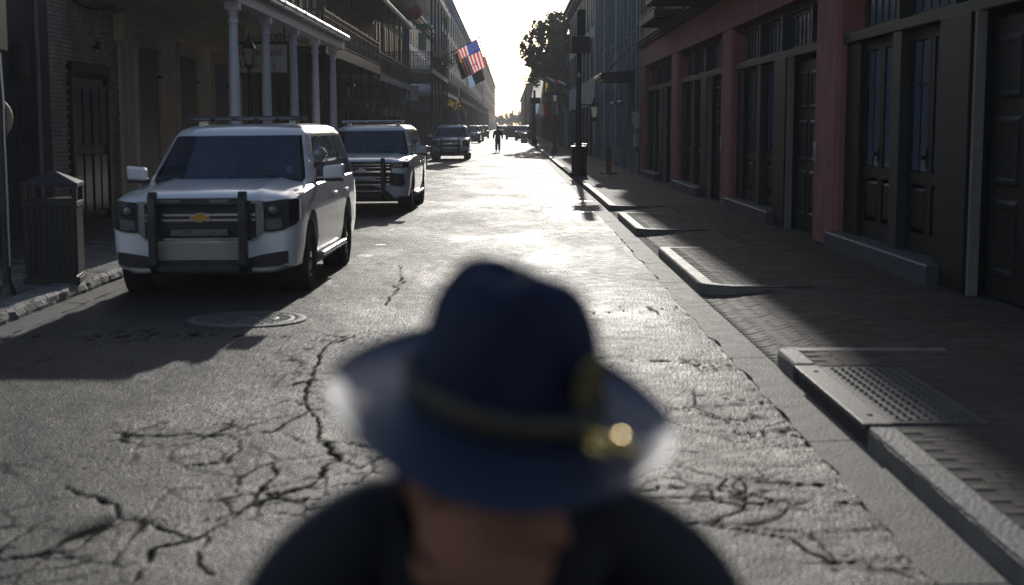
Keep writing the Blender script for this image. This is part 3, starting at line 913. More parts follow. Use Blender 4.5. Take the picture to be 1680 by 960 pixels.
sp = MB(); sp.loft([[(.03,-.33,0),(.03,.33,0),(.03,.33,.62),(.03,-.33,.62)],[(.05,-.30,.03),(.05,.30,.03),(.05,.30,.59),(.05,-.30,.59)],[(.05,-.27,.06),(.05,.27,.06),(.05,.27,.56),(.05,-.27,.56)],[(.035,-.25,.08),(.035,.25,.08),(.035,.25,.54),(.035,-.25,.54)]])
spanel_me = sp.mesh('panel', M['door_paint'])
RZ = (0, 0, PI)
for k in range(-1, 4):
    yn = 20.3 + 9.65*k
    b = MB()
    b.add([(XB-.0, yn+.06, SW-.03),(XB+.06, yn, SW-.03),(XB+.45, yn, SW-.03),(XB+.45, yn+1.42, SW-.03),(XB+.06, yn+1.42, SW-.03),(XB, yn+1.36, SW-.03),
           (XB-.0, yn+.06, 3.86),(XB+.06, yn, 3.86),(XB+.45, yn, 3.86),(XB+.45, yn+1.42, 3.86),(XB+.06, yn+1.42, 3.86),(XB, yn+1.36, 3.86)],
          [(0,1,2,3,4,5),(6,7,8,9,10,11)]+[(i,(i+1)%6,6+(i+1)%6,6+i) for i in range(6)])
    part(b, 'pier', M['red_stucco'], RB)
    if k < 3:
        b = MB(); b.box(XB-.025, XB, yn+1.16, yn+1.30, 1.33, 1.62); ic = part(b, 'intercom', M['galv'], RB)
        b = MB()
        for i in range(4): b.cyl((XB-.024, yn+1.23, 1.37+.035*i), (XB-.032, yn+1.23, 1.37+.035*i), .011, .011, 6)
        b.build('buttons', M['black_plastic'], ic)
    yF = 20.3 + 9.65*(k+1); yN = yn + 1.42
    if k == 3: continue
    # transom bar, posts, pillar, jamb
    b = MB(); b.box(XB+.08, DX+.13, yN, yF, 3.0, 3.13); part(b, 'transom_bar', M['frame_paint'], RB, bevel=.012)
    b = MB(); b.box(XB+.16, DX+.13, yN, yF, 3.74, 3.86); part(b, 'head_rail', M['door_paint'], RB)
    for (a, c, xo, m_) in ((-.8, 0, .14, 'door_paint'), (-2.95, -2.55, .10, 'frame_paint'), (-5.80, -4.75, .02, 'door_paint')):
        b = MB(); b.box(XB+xo, DX+.13, yF+a+.005, yF+c-.005, SW-.03, 3.0); part(b, 'door_post', M[m_], RB, bevel=.008)
    for c in (-.25, -2.75, -4.95, -7.4):
        if c == -.25: continue
        b = MB(); b.box(XB+.10, DX+.13, yF+c-.07, yF+c+.07, 3.13, 3.74); part(b, 'mullion', M['frame_paint'], RB)
    b = MB(); b.box(XB+.04, XB+.14, yF-5.93, yF-5.86, SW, 3.0); part(b, 'jamb', M['frame_pale'], RB)
    b = MB(); b.box(XB+.2, DX+.13, yN, yF-7.86, SW, 3.0); part(b, 'side_panel', M['door_paint'], RB)
    # stone step below the two glazed pairs
    b = MB(); b.cbox(XB-.12, DX+.1, yF-5.0, yF-.02, SW-.03, .36, .02); part(b, 'stone_step', M['stone_step'], RB)
    for (c, w2) in ((-1.68, 1), (-3.85, 1), (-6.2, 1)):
        t = wp(inst(tr_me, 'transom_window', loc=(DX, yF+c, 3.135), rot=RZ), RB)
        for i in range(5): inst(tpane_me, 'pane', t, (0, -trw/2+.06+(trw-.12)*(i+.5)/5, 0))
    for pc in (-1.675, -3.85):
        for d in (-1, 1):
            dr_ = wp(inst(leaf_me, 'door', loc=(DX, yF+pc+d*.437, .37), rot=RZ), RB)
            for c in (-1, 1):
                for r in range(3): inst(pane_me, 'pane', dr_, (0, c*pw/2, .94+ph*r))
            inst(panel_me, 'panel', dr_)
            if d > 0: inst(knob_me, 'handle', dr_)
    dr_ = wp(inst(sdoor_me, 'door', loc=(DX-.02, yF-6.90, SW+.03), rot=RZ), RB)
    for c in (-1, 1):
        for r, (zz, hs) in enumerate(((.2, 1.25), (1.1, 1.1), (1.95, 1.0))): inst(spanel_me, 'panel', dr_, (0, c*.44, zz), scale=(1, 1, hs))
for yy in range(10, 48, 4):
    put_window(RB, 1, XB+.05, yy+2, 5.5, 1.1, 2.6, 2, 4, 'frame_paint', 'window_glass', shut='shutter')
def balcony(p, s, X, xg, y0, y1, z):
    gallery(p, s, X, xg, y0, y1, z, .2, 'frame_paint', 0)
    xa, xb = sorted((X, xg))
    for yy in (y0+.3, (y0+y1)/2, y1-.3):
        b = MB(); b.loft([[(X, yy-.05, z-.6), (X, yy+.05, z-.6)], [(X-s*.1, yy-.05, z-.55), (X-s*.1, yy+.05, z-.55)], [(xg+s*.15, yy-.05, z-.2), (xg+s*.15, yy+.05, z-.2)], [(X, yy-.05, z-.19), (X, yy+.05, z-.19)]], close=False, caps=False)
    return
balcony(RB, 1, XB+.06, 3.92, 38.6, 43, 4.95)
balcony(RB, 1, XB+.06, 3.55, 10.5, 37.2, 5.1)

# ------------------------------------------------------------------ grey pilaster building
G = empty('grey_building', (XB, 64, SW), 'tall grey building with pilasters and downpipes beyond the red piers', 'building')
ga, gb, GH = 50.72, 78.0, 12.0
shell(G, 1, XB+.42, ga, gb, GH, 10, 'grey_stucco', name='wall')
n = 7; pitch = (gb-ga-.8)/n
for i in range(n+1):
    yy = ga + .02 + pitch*i
    b = MB(); b.box(XB-.02, XB+.43, yy, yy+.78, SW-.03, GH); b.box(XB-.07, XB+.43, yy-.04 if i else yy, yy+.82, SW-.03, .9)
    part(b, 'pilaster', M['grey_stucco'], G)
    if i < n:
        yc = yy + .78 + (pitch-.78)/2; wd = pitch-.78
        b = MB(); b.box(XB+.12, XB+.43, yy+.78, yy+pitch, 3.5, 5.3); b.box(XB+.05, XB+.43, yy+.78, yy+pitch, 5.3, 5.42); b.box(XB+.12, XB+.43, yy+.78, yy+pitch, 8.9, 9.25); b.box(XB+.12, XB+.43, yy+.78, yy+pitch, 10.9, GH-.003)
        part(b, 'spandrel', M['grey_stucco'], G)
        shop_bays(G, 1, XB+.41, yc-wd/2, yc+wd/2, 1, 3.1, 'shutter', 'window_glass')
        b = MB(); b.box(XB+.20, XB+.42, yc-wd/2+.1, yc+wd/2-.1, 5.45, 6.5); part(b, 'window_panel', M['pale_blue'], G)
        put_window(G, 1, XB+.40, yc, 6.55, wd*.8, 2.3, 2, 3)
        put_window(G, 1, XB+.40, yc, 9.3, wd*.8, 1.6, 2, 2)
    if i in (0, 1, 2, 4, 6):
        b = MB(); b.cyl((XB-.07, yy+.66, .5), (XB-.07, yy+.66, GH-.3), .05, .05, 8)
        for z_ in (1.5, 4.2, 7.5, 11): b.cyl((XB-.07, yy+.66, z_), (XB-.07, yy+.66, z_+.06), .065, .065, 8)
        part(b, 'downpipe', M['galv'], G)
cornice(G, 1, XB, ga, gb, GH, 'grey_stucco', d=.1)
b = MB(); b.box(XB-.26, XB+.6, ga+.03, 57.2, GH+.06, GH+.95); b.box(XB-.32, XB+.66, ga+.01, 57.26, GH+.955, GH+1.05); part(b, 'parapet', M['grey_stucco'], G)
b = MB()
b.loft([[(XB, yy, 3.46), (3.42, yy, 3.46), (3.28, yy, 3.52), (3.24, yy, 3.66), (3.3, yy, 3.74), (XB, yy, 3.84)] for yy in (51.6, 54.6)])
aw = part(b, 'canopy', M['black_metal'], G)
b = MB()
for yy in (52.0, 52.35): b.cyl((3.5, yy, 3.76), (XB+.1, yy+.2, 5.0), .018, .018, 5)
part(b, 'tie_rod', M['black_metal'], G)
b = MB(); b.cyl((3.235, 51.62, 3.62), (3.235, 54.58, 3.62), .07, .07, 8); part(b, 'canopy_gutter', M['galv'], G)
for (yy, z_, hh) in ((51.05, 1.75, .55), (52.0, 1.9, .45), (51.25, 1.1, .4)):
    b = MB(); b.box(XB-.16, XB-.02, yy-.2, yy+.2, z_, z_+hh); part(b, 'meter_box', M['galv'], G, bevel=.01)
for yy in (55.6, 59.4):
    b = MB(); b.cyl((XB-.02, yy, 2.75), (XB-.28, yy, 2.78), .03, .03, 6); b.lathe([(.12,0),(.13,.06),(.05,.14)], 10, (XB-.3, yy, 2.7)); part(b, 'wall_lamp', M['galv'], G)

# ------------------------------------------------------------------ farther buildings on the right
def house(name, label, s, X, y0, y1, H, m, floors, wn, wsz=(1.0, 2.0), shut=None, wm='frame_paint', gal=None, shopn=3, corn='frame_paint', depth=9, bay_h=2.7):
    p = empty(name, (X, (y0+y1)/2, SW), label, 'building')
    shell(p, s, X, y0, y1, H, depth, m)
    if corn: cornice(p, s, X, y0, y1, H+.05, corn)
    for z in floors:
        for i in range(wn):
            put_window(p, s, X, y0+(y1-y0)*(i+.5)/wn, z, wsz[0], wsz[1], 2, 3, wm, 'window_glass', shut=shut)
    shop_bays(p, s, X, y0+.3, y1-.3, shopn, bay_h)
    for gspec in (gal or []): gallery(p, s, X, *gspec[:4], **gspec[4])
    return p
house('cream_building', 'cream building with a bold cornice behind the corner lamp post on the right', 1, XB, 78.02, 111.5, 10.4, 'cream_stucco', (4.6, 7.4), 8, (1.1, 2.1), 'shutter', shopn=8)
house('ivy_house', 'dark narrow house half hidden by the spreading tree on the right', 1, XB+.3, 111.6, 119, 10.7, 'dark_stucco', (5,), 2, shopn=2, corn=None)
house('pale_blue_house', 'pale blue house with an iron balcony under the tree on the right', 1, XB, 119.1, 150, 8.6, 'pale_blue', (5.0,), 7, (1.0, 2.2), 'shutter', gal=[(2.9, 119.3, 140, 4.6, dict(posts=0, step=.3))], shopn=7)
house('tan_house', 'tan house between the blue house and the last grey block on the right', 1, XB, 150.1, 205, 10.4, 'tan_stucco', (4.8, 7.6), 9, (1.1, 1.9), gal=[(2.8, 155, 190, 4.5, dict(posts=8, step=.4))], shopn=8)
house('grey_block', 'distant grey block beside the white hanging flags on the right', 1, XB, 205.1, 330, 12.3, 'grey_stucco', (5, 8.5), 12, (1.4, 2), shopn=10)
house('distant_block', 'farthest low block at the right end of the street', 1, XB-.2, 331, 560, 11.5, 'tan_stucco', (5, 8), 14, (1.6, 2), shopn=10)

# ------------------------------------------------------------------ left: dark corner building, painted brick, white columned gallery
D = empty('dark_building', (XL, 16, SW), 'dark stucco building with faint graffiti at the left edge', 'building')
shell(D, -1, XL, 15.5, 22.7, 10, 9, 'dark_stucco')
b = MB(); b.box(XL-.3, XL-.0, 22.72, 23.45, SW-.03, 10); part(b, 'corner_strip', M['purple_brick'], D)
b = MB(); b.box(XL, XL+.14, 21.7, 22.1, 2.6, 3.1); part(b, 'utility_box', M['black_metal'], D, bevel=.01)
b = MB(); b.tube([(XL+.04, 22.78, z_) for z_ in (.2, 1.5, 3, 4.5, 7)], .035, 6); part(b, 'downpipe', M['galv'], D)
gf = MB()
def scrawl(cx, cz, pts, sc_=1):
    pth = [(XL+.008, cx + a*sc_, cz + c*sc_) for a, c in pts]
    gf.tube(pth, .012, 4)
scrawl(21.55, 2.0, [(.16*math.sin(t), .22*math.cos(t)*(1 if t < PI else .9)) for t in np.linspace(.4, 5.6, 16)])
scrawl(22.1, 1.95, [(.15*math.sin(t), .36*math.cos(t)) for t in np.linspace(0, 6.28, 16)])
scrawl(21.6, 1.5, [(.2*math.sin(t), .2*math.cos(t)) for t in np.linspace(-1, 3.6, 12)])
part(gf, 'graffiti', M['black_plastic'], D)

A = empty('gallery_building', (XL, 33, SW), 'cream building with white columns and painted brick end behind the front parked car', 'building')
# brick end 23.5..27.7, plaster to 42
b = MB(); b.box(XL-9, XL-.06, 23.5, 27.75, SW-.03, 8.8); part(b, 'brick_backing', M['mortar'], A)
b = MB(); b.box(XL-9, XL, 27.76, 42, SW-.03, 8.8); part(b, 'wall', M['cream_stucco'], A)
bm_ = MB(); bm_.box(-.05, .006, -.1025, .1025, -.031, .031)
for v_ in range(len(bm_.v)):
    x_, y_, z_ = bm_.v[v_]
    if x_ > 0: bm_.v[v_] = (x_, y_*.97, z_*.92)
bk_me = bm_.mesh('brick', M['brickwork'])
bspots = []
for r in range(60):
    z_ = SW + .04 + r*.0705
    y_ = 23.62 + (.107 if r % 2 else 0)
    while y_ < 27.66:
        if not (24.45 < y_ < 26.85 and z_ < 2.95): bspots.append((y_, z_))
        y_ += .2145
bspots.sort(key=lambda t: abs(t[0]-24.6)*.8 + abs(t[1]-2.2))
rest = MB(); tv = [v.co.copy() for v in bk_me.vertices]; tf = [tuple(p_.vertices) for p_ in bk_me.polygons]
for i, (y_, z_) in enumerate(bspots):
    jx = random.uniform(-.006, .004)
    if i < 300: wp(inst(bk_me, 'brick', loc=(XL-.02+jx, y_, z_), rot=(random.uniform(-.015,.015), 0, 0)), A)
    else: rest.add(tv, tf, Matrix.Translation((XL-.02+jx, y_, z_)))
o = part(rest, 'brickwork', M['brickwork'], A); o['kind'] = 'stuff'
# double door in the brick end
b = MB(); b.box(XL-.04, XL+.05, 24.48, 24.62, SW-.02, 2.9); b.box(XL-.04, XL+.05, 26.68, 26.82, SW-.02, 2.9); b.box(XL-.04, XL+.055, 24.48, 26.82, 2.78, 2.94); b.box(XL-.03, XL+.03, 24.62, 26.68, 2.5, 2.58)
part(b, 'door_frame', M['shutter'], A)
M['gloss_door'] = mat('glossy_black_door_paint', (.014,.017,.018), .16, spec=.6, var=.3, scale=2, bump=.12, bscale=3.5, rvar=.05)
dl = MB(); dl.box(-.03, .0, -.505, .505, 0, 2.55); dl_me = dl.mesh('door', M['gloss_door'])
dp = MB(); dp.loft([[(0,-.2,0),(0,.2,0),(0,.2,1.05),(0,-.2,1.05)],[(.02,-.18,.03),(.02,.18,.03),(.02,.18,1.02),(.02,-.18,1.02)],[(.02,-.14,.07),(.02,.14,.07),(.02,.14,.98),(.02,-.14,.98)]])
dp_me = dp.mesh('panel', M['gloss_door'])
for c in (25.135, 26.165):
    o = wp(inst(dl_me, 'door', loc=(XL, c, SW)), A)
    for cc in (-.24, .24):
        for z_ in (.18, 1.36): inst(dp_me, 'panel', o, (0, cc, z_))
b = MB(); b.cyl((XL+.02, 25.9, 3.25), (XL+.12, 25.9, 3.28), .02, .02, 6); b.box(XL+.09, XL+.13, 25.82, 25.98, 3.22, 3.36); part(b, 'hook', M['black_metal'], A)
b = MB(); b.box(XL-.005, XL+.04, 27.6, 27.98, SW, 8.8); part(b, 'quoin', M['soffit'], A)
# shuttered openings: planks picked apart
pk = MB(); pk.box(0, .035, -.083, .083, 0, 3.0); pk_me = pk.mesh('plank', M['shutter'])
for (ya, yb) in ((28.9, 30.5), (32.5, 34.2), (36.3, 37.9), (39.9, 41.4)):
    b = MB(); b.box(XL+.002, XL+.07, ya-.16, ya-.02, SW, 3.42); b.box(XL+.002, XL+.07, yb+.02, yb+.16, SW, 3.42); b.box(XL+.002, XL+.1, ya-.2, yb+.2, 3.42, 3.52); b.box(XL+.002, XL+.05, ya-.1, yb+.1, 3.52, 3.72)
    part(b, 'shutter_frame', M['soffit'], A)
    sh = MB(); sh.box(XL+.001, XL+.015, ya-.02, yb+.02, SW+.02, 3.42)
    for z_ in (.7, 1.9, 3.0): sh.box(XL+.048, XL+.062, ya+.02, yb-.02, z_, z_+.07)
    for z_ in (.8, 2.85): sh.box(XL+.05, XL+.1, yb-.02, yb+.12, z_, z_+.06)
    so = part(sh, 'shutter', M['shutter'], A)
    n = 9
    for i in range(n):
        o = inst(pk_me, 'plank', so, (XL+.014, ya+(yb-ya)*(i+.5)/n, SW+.04), scale=(1, (yb-ya)/n/.178, 1.08))
# gallery ceiling, beam, columns
GX = -4.86
b = MB(); b.box(XL+.01, GX+.05, 24.2, 41.2, 4.12, 4.16); part(b, 'ceiling', M['soffit'], A)
b = MB(); b.box(XL+.01, XL+.1, 27.8, 41.2, 3.95, 4.11); b.box(XL+.01, XL+.05, 27.8, 41.2, 3.84, 3.95); part(b, 'wall_moulding', M['soffit'], A)
b = MB(); b.box(GX-.14, GX+.14, 24.2, 41.2, 4.0, 4.28); part(b, 'beam', M['white_wood'], A, bevel=.01)
b = MB(); b.box(XL+.01, GX+.12, 24.15, 41.25, 4.30, 4.40); part(b, 'gallery_roof', M['soffit'], A)
b = MB(); b.cyl((GX+.22, 24.1, 4.34), (GX+.22, 41.4, 4.34), .075, .075, 10)
for yy in np.arange(25, 41.4, 1.5): b.cyl((GX+.22, yy, 4.34), (GX+.22, yy+.06, 4.34), .088, .088, 10)
part(b, 'gutter', M['galv'], A)
for z_, xx in ((4.10, -5.6), (4.10, -6.5)):
    b = MB(); b.box(xx-.03, xx+.03, 24.3, 41, 4.07, 4.119); part(b, 'ceiling_batten', M['soffit'], A)
cm = MB()
cm.lathe([(.15,0),(.15,.12),(.125,.14),(.135,.2),(.112,.24),(.108,1.2),(.098,2.2),(.086,3.1),(.078,3.5),(.098,3.52),(.098,3.56),(.08,3.58),(.08,3.66),(.11,3.70),(.115,3.74)], 20)
cm.box(-.125, .125, -.125, .125, 3.74, 3.87)
cm.box(-.16, .16, -.16, .16, -.06, .0)
col_me = cm.mesh('column', M['white_wood'], 35)
for yy in (25.4, 28.75, 32.4, 36.0, 39.6):
    wp(inst(col_me, 'column', loc=(GX, yy, SW+.0)), A)
for (yy, zz) in ((33.2, 3.86), (37.0, 3.84)):
    b = MB(); b.box(XL+1.15, XL+1.45, yy-.16, yy+.16, zz-.28, zz+.25); part(b, 'ceiling_box', M['soffit'], A, bevel=.012)
b = MB(); b.box(XL+.01, XL+.22, 27.25, 27.55, 3.45, 3.98); part(b, 'wall_box', M['soffit'], A, bevel=.012)
b = MB()
b.tube([(XL+.05, 23.6+.25*i, 4.15-.22*math.sin(PI*i/16)) for i in range(17)], .018, 5)
part(b, 'cable', M['black_plastic'], A)

# farther buildings on the left
L2 = house('iron_gallery_building', 'dark brick building with a long black iron gallery beyond the white columns', -1, XL, 42.02, 59.4, 10.5, 'brown_stucco', (4.5, 7.7), 5, (1.1, 2.4), 'shutter',
           gal=[(-5.35, 41.6, 59.0, 4.25, dict(th=.32, posts=6, post_r=.045, roof=None, slab='black_metal'))], shopn=5)
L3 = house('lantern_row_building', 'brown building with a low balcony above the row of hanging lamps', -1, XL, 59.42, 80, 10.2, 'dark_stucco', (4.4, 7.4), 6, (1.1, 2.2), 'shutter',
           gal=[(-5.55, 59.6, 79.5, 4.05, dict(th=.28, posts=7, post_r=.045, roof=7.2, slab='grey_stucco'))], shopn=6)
L4 = house('green_gallery_building', 'green lit building with a tall two storey gallery hung with decorations', -1, XL, 80.02, 102, 10.8, 'green_stucco', (5.5, 8.2), 6, (1.1, 2.2), 'shutter',
           gal=[(-4.4, 81.5, 101.5, 5.05, dict(th=.26, posts=6, post_r=.08, roof=9.4, slab='grey_stucco'))], shopn=6)
L5 = house('blue_building', 'blue painted corner building with its own gallery behind the American flag', -1, XL+.4, 102.02, 132, 10.0, 'blue_paint', (5.2, 7.8), 8, (1.1, 2.1), 'shutter', wm='white_wood',
           gal=[(-4.7, 103, 131, 4.3, dict(th=.26, posts=8, post_r=.07, slab='white_wood', step=.25))], shopn=8)
L6 = house('tall_cornice_building', 'tall pale building with a stepped bracketed cornice rising behind the flags', -1, -6.3, 132.1, 212, 14.6, 'grey_stucco', (5.4, 8.6, 11.4), 12, (1.3, 2.1), corn='pale_blue',
           gal=[(-4.6, 134, 205, 4.4, dict(th=.3, posts=12, post_r=.07, slab='frame_paint', step=.5))], shopn=12)
L7 = house('tan_tall_building', 'tan upper storeys beyond the flag poles on the left', -1, -6.2, 212.1, 330, 14.5, 'tan_stucco', (5.4, 8.6, 11.4), 12, (1.6, 2.1), gal=[(-4.7, 216, 320, 4.4, dict(th=.3, posts=12, post_r=.08, step=.9))], shopn=12)
L8 = house('distant_brown_building', 'farthest brown building at the left end of the street', -1, -6.0, 331, 600, 17.5, 'brown_stucco', (6, 9.5, 13), 14, (2, 2.4), shopn=12)

# two added, unseen buildings behind the camera, bouncing sun onto camera-facing surfaces
house('added_bounce_building', 'added white building behind the camera on the left, bouncing sunlight forward', -1, XL, -30, -5.5, 14, 'white_wood', (4.8, 8), 5, (1.1, 2.1), 'shutter', shopn=5, depth=15)
house('added_bounce_building', 'added white building behind the camera on the right, bouncing sunlight forward', 1, XB, -30, -5.5, 14, 'white_wood', (4.8, 8), 5, (1.1, 2.1), 'shutter', shopn=5, depth=15)

# hanging restaurant sign
SG = empty('restaurant_sign', (-5.42, 31.2, 3.55), 'black framed white sign with red script hanging between the white columns', 'sign')
b = MB(); b.box(-6.02, -4.80, 31.17, 31.23, 2.98, 3.62); part(b, 'board', M['sign_white'], SG)
b = MB()
for (x0, x1, z0, z1) in ((-6.07, -4.75, 3.60, 3.66), (-6.07, -4.75, 2.94, 3.0), (-6.07, -6.01, 3.0, 3.6), (-4.81, -4.75, 3.0, 3.6)): b.box(x0, x1, 31.14, 31.26, z0, z1)
part(b, 'frame', M['black_metal'], SG)
b = MB()
for x_ in (-5.95, -4.87): b.cyl((x_, 31.2, 3.65), (x_, 31.2, 4.12), .018, .018, 6)
for x_ in (-4.98, -5.12, -5.26): b.tube([(x_+.07*math.cos(t), 31.2, 3.76+.07*math.sin(t)) for t in np.linspace(0, 5.5, 10)], .012, 4)
part(b, 'hanger', M['black_metal'], SG)
def text(s_, size, loc, m, p, name='lettering', shear=.3, rot=(PI/2, 0, 0), ext=.004, align='LEFT'):
    c = bpy.data.curves.new(name, 'FONT'); c.body = s_; c.size = size; c.shear = shear; c.extrude = ext; c.align_x = align
    c.materials.append(m)
    o = bpy.data.objects.new(name, c); COL.objects.link(o)
    dg = bpy.context.evaluated_depsgraph_get(); dg.update()
    me = bpy.data.meshes.new_from_object(o.evaluated_get(dg)); bpy.data.objects.remove(o)
    return wp(inst(me, name, loc=loc, rot=rot), p)
text('Restaurant', .235, (-5.96, 31.165, 3.36), M['sign_red'], SG)
text("Arnaud's", .25, (-5.96, 31.165, 3.08), M['sign_red'], SG)

# ------------------------------------------------------------------ street furniture
def lantern_head(b_frame, b_glass, c, s_=1.0):
    x, y, z = c
    b_glass.lathe([(.10*s_,0),(.165*s_,.34*s_)], 4, c, a0=PI/4)
    b_frame.lathe([(.20*s_,.345*s_),(.10*s_,.50*s_),(.05*s_,.52*s_),(.05*s_,.58*s_),(.02*s_,.66*s_)], 4, c, a0=PI/4)
    b_frame.lathe([(.03*s_,-.14*s_),(.11*s_,-.002*s_)], 8, c)
    for i in range(4):
        a = PI/4 + PI/2*i
        b_frame.cyl((x+.102*s_*math.cos(a), y+.102*s_*math.sin(a), z), (x+.168*s_*math.cos(a), y+.168*s_*math.sin(a), z+.345*s_), .012*s_, .012*s_, 4)
def street_lamp(loc, h, label, scale=1.0, arm=None, m='black_metal'):
    p = empty('street_lamp', loc, label, 'street lamp')
    b = MB(); b.lathe([(.20,0),(.20,.18),(.15,.22),(.13,.7),(.09,.78),(.065,.9),(.05,h-.5),(.07,h-.45),(.05,h-.4)], 12); pb = b.build('pole', M[m], p, smooth=35)
    f, g_ = MB(), MB(); lantern_head(f, g_, (0, 0, h-.26), scale)
    f.build('lantern_frame', M[m], p); g_.build('lantern_glass', M['lantern_glass'], p)
    return p
street_lamp((-5.22, 28.9, SW), 3.2, 'old iron street lamp with dark lantern among the white columns', .92)
street_lamp((2.78, 88, SW), 3.45, 'street lamp with glowing white lantern behind the signal pole', 1.1)

def litter_bin(loc, label, rz=0, hx=.29, h=1.22):
    p = empty('litter_bin', loc, label, 'litter bin', rz=rz)
    b = MB(); b.box(-hx+.03, hx-.03, -hx+.03, hx-.03, .06, .86); b.box(-hx-.01, hx+.01, -hx-.01, hx+.01, 0, .07); b.box(-hx, hx, -hx, hx, .84, .90); b.build('body', M['bin_black'], p, bevel=.006)
    for sx in (-1, 1):
        for sy in (-1, 1):
            b = MB(); b.box(sx*hx-(.05 if sx > 0 else 0), sx*hx+(.05 if sx < 0 else 0), sy*hx-(.05 if sy > 0 else 0), sy*hx+(.05 if sy < 0 else 0), .90, 1.06); b.build('corner_post', M['bin_black'], p)
    sl = MB(); sl.box(-.016, .016, -.012, .012, .1, .83); sm_ = sl.mesh('slat', M['bin_black'])
    for i in range(9):
        t = -hx+.05+(2*hx-.1)*i/8
        for (x_, y_) in ((t, -hx+.02), (t, hx-.02), (hx-.02, t), (-hx+.02, t)):
            inst(sm_, 'slat', p, (x_, y_, 0), (0, 0, 0 if abs(y_) > abs(x_)-.001 else PI/2))
    b = MB(); e = hx+.012
    b.add([(-e,-e,1.06),(e,-e,1.06),(e,e,1.06),(-e,e,1.06),(-e,-e,1.10),(e,-e,1.10),(e,e,1.10),(-e,e,1.10),(-.05,-.05,h),(.05,-.05,h),(.05,.05,h),(-.05,.05,h)],
          [(0,3,2,1),(0,1,5,4),(1,2,6,5),(2,3,7,6),(3,0,4,7),(4,5,9,8),(5,6,10,9),(6,7,11,10),(7,4,8,11),(8,9,10,11)])
    b.build('lid', M['bin_black'], p)
    b = MB(); b.box(-hx+.05, hx-.05, -hx+.05, hx-.05, .885, .93); b.build('liner', M['black_plastic'], p)
    return p
litter_bin((-5.05, 15.75, SW), 'black slatted litter bin with peaked lid on the left kerb', rz=.17)
litter_bin((2.47, 49.5, SW), 'black litter bin standing against the signal pole on the right', rz=.05, hx=.2, h=1.1)

# left edge pole with box and tan board
p = empty('sign_pole', (-5.13, 14.45, SW), 'thin pole with a dark signal box and tan board at the left edge', 'sign pole')
b = MB(); b.cyl((0,0,0), (0,0,4.6), .042, .038, 10); b.cyl((0,0,0), (0,0,.12), .10, .06, 10); b.build('pole', M['black_metal'], p, smooth=40)
b = MB(); b.box(-.42, .06, -.14, .14, 2.46, 3.3); b.build('signal_box', M['black_plastic'], p, bevel=.02)
b = MB(); b.box(-.30, .02, .05, .075, 1.57, 2.02); b.lathe([(.225,0),(.225,.025)], 24, m=Matrix.Translation((-.12,.05,1.795)) @ Matrix.Rotation(-PI/2, 4, 'X')); b.build('tan_board', M['wood_sign'], p)
b = MB(); b.tube([(.045,-.03,.3),(.045,-.03,1.5),(.05,-.03,1.9),(.03,-.03,2.45)], .012, 5); b.build('conduit', M['galv'], p)

# signal pole on the right with a lantern arm
p = empty('signal_pole', (2.36, 48.9, SW), 'tall black signal pole with side lantern and dark boxes on the right kerb', 'signal pole')
b = MB(); b.lathe([(.30,0),(.30,.12),(.24,.16),(.24,.9),(.28,.95),(.28,1.02),(.12,1.06),(.10,1.3),(.085,3.0),(.08,5.55)], 12); b.build('pole', M['black_metal'], p, smooth=35)
b = MB(); b.box(-.26, .38, -.16, .16, 4.15, 4.72); b.build('cabinet', M['black_metal'], p, bevel=.02)
b = MB(); b.box(-.03, .20, -.12, .12, 4.74, 5.62); b.build('signal_head', M['black_plastic'], p, bevel=.02)
b = MB()
for z_ in (4.88, 5.18, 5.48): b.cyl((.085, .12, z_), (.085, .28, z_), .1, .105, 12, cap=False)
b.build('signal_visor', M['black_plastic'], p)
b = MB(); b.cyl((0,0,2.42), (.5,0,2.42), .025, .025, 6); b.tube([(.06,0,2.1),(.25,0,2.2),(.42,0,2.4)], .014, 5); b.build('arm', M['black_metal'], p)
f, g_ = MB(), MB(); lantern_head(f, g_, (.53, 0, 2.0), 1.05); f.build('lantern_frame', M['black_metal'], p); g_.build('lantern_glass', M['lantern_glass'], p)
b = MB(); b.cyl((0,0,3.35), (0,0,3.5), .1, .1, 10); b.build('band', M['galv'], p)

# orange post
p = empty('orange_post', (3.55, 51.2, SW), 'worn orange plastic post on a black foot beside the grey building', 'traffic post')
b = MB(); b.lathe([(.32,0),(.30,.05),(.12,.07)], 14); b.build('foot', M['black_plastic'], p)
b = MB(); b.lathe([(.10,.06),(.095,.35),(.085,.9),(.05,.98),(.04,1.04)], 12); po = b.build('post', M['orange'], p, smooth=40)

# other poles
def plain_pole(name, loc, h, r, label, cat, top=None):
    p = empty(name, loc, label, cat)
    b = MB(); b.lathe([(r*2,0),(r*2,.5),(r,.7),(r*.8,h)], 8); b.build('pole', M['black_metal'], p)
    if top:
        b = MB(); b.box(*top); b.build('signal_box', M['black_plastic'], p)
    return p
plain_pole('signal_pole', (2.05, 118, SW), 4.6, .12, 'far black signal pole between the lantern lamp and the white flag', 'signal pole', (-.35, .5, -.2, .2, 3.5, 4.0))
plain_pole('light_pole', (2.3, 205, SW), 8.9, .09, 'thin tall light pole against the white sky', 'light pole', (-.5, .1, -.1, .1, 8.8, 8.95))
plain_pole('light_pole', (-1.4+.0-4.0, 240, SW), 5.2, .09, 'distant light pole at the left kerb near the end of the street', 'light pole', (0, .9, -.1, .1, 5.0, 5.15))
p = plain_pole('sign_post', (-4.95, 128, SW), 3.0, .05, 'round pale disc sign on a post behind the third parked car', 'sign')
b = MB(); b.lathe([(.62,0),(.62,.03)], 24, m=Matrix.Translation((0,-.08,2.35)) @ Matrix.Rotation(PI/2, 4, 'X')); b.build('disc', M['pale_blue'], p)

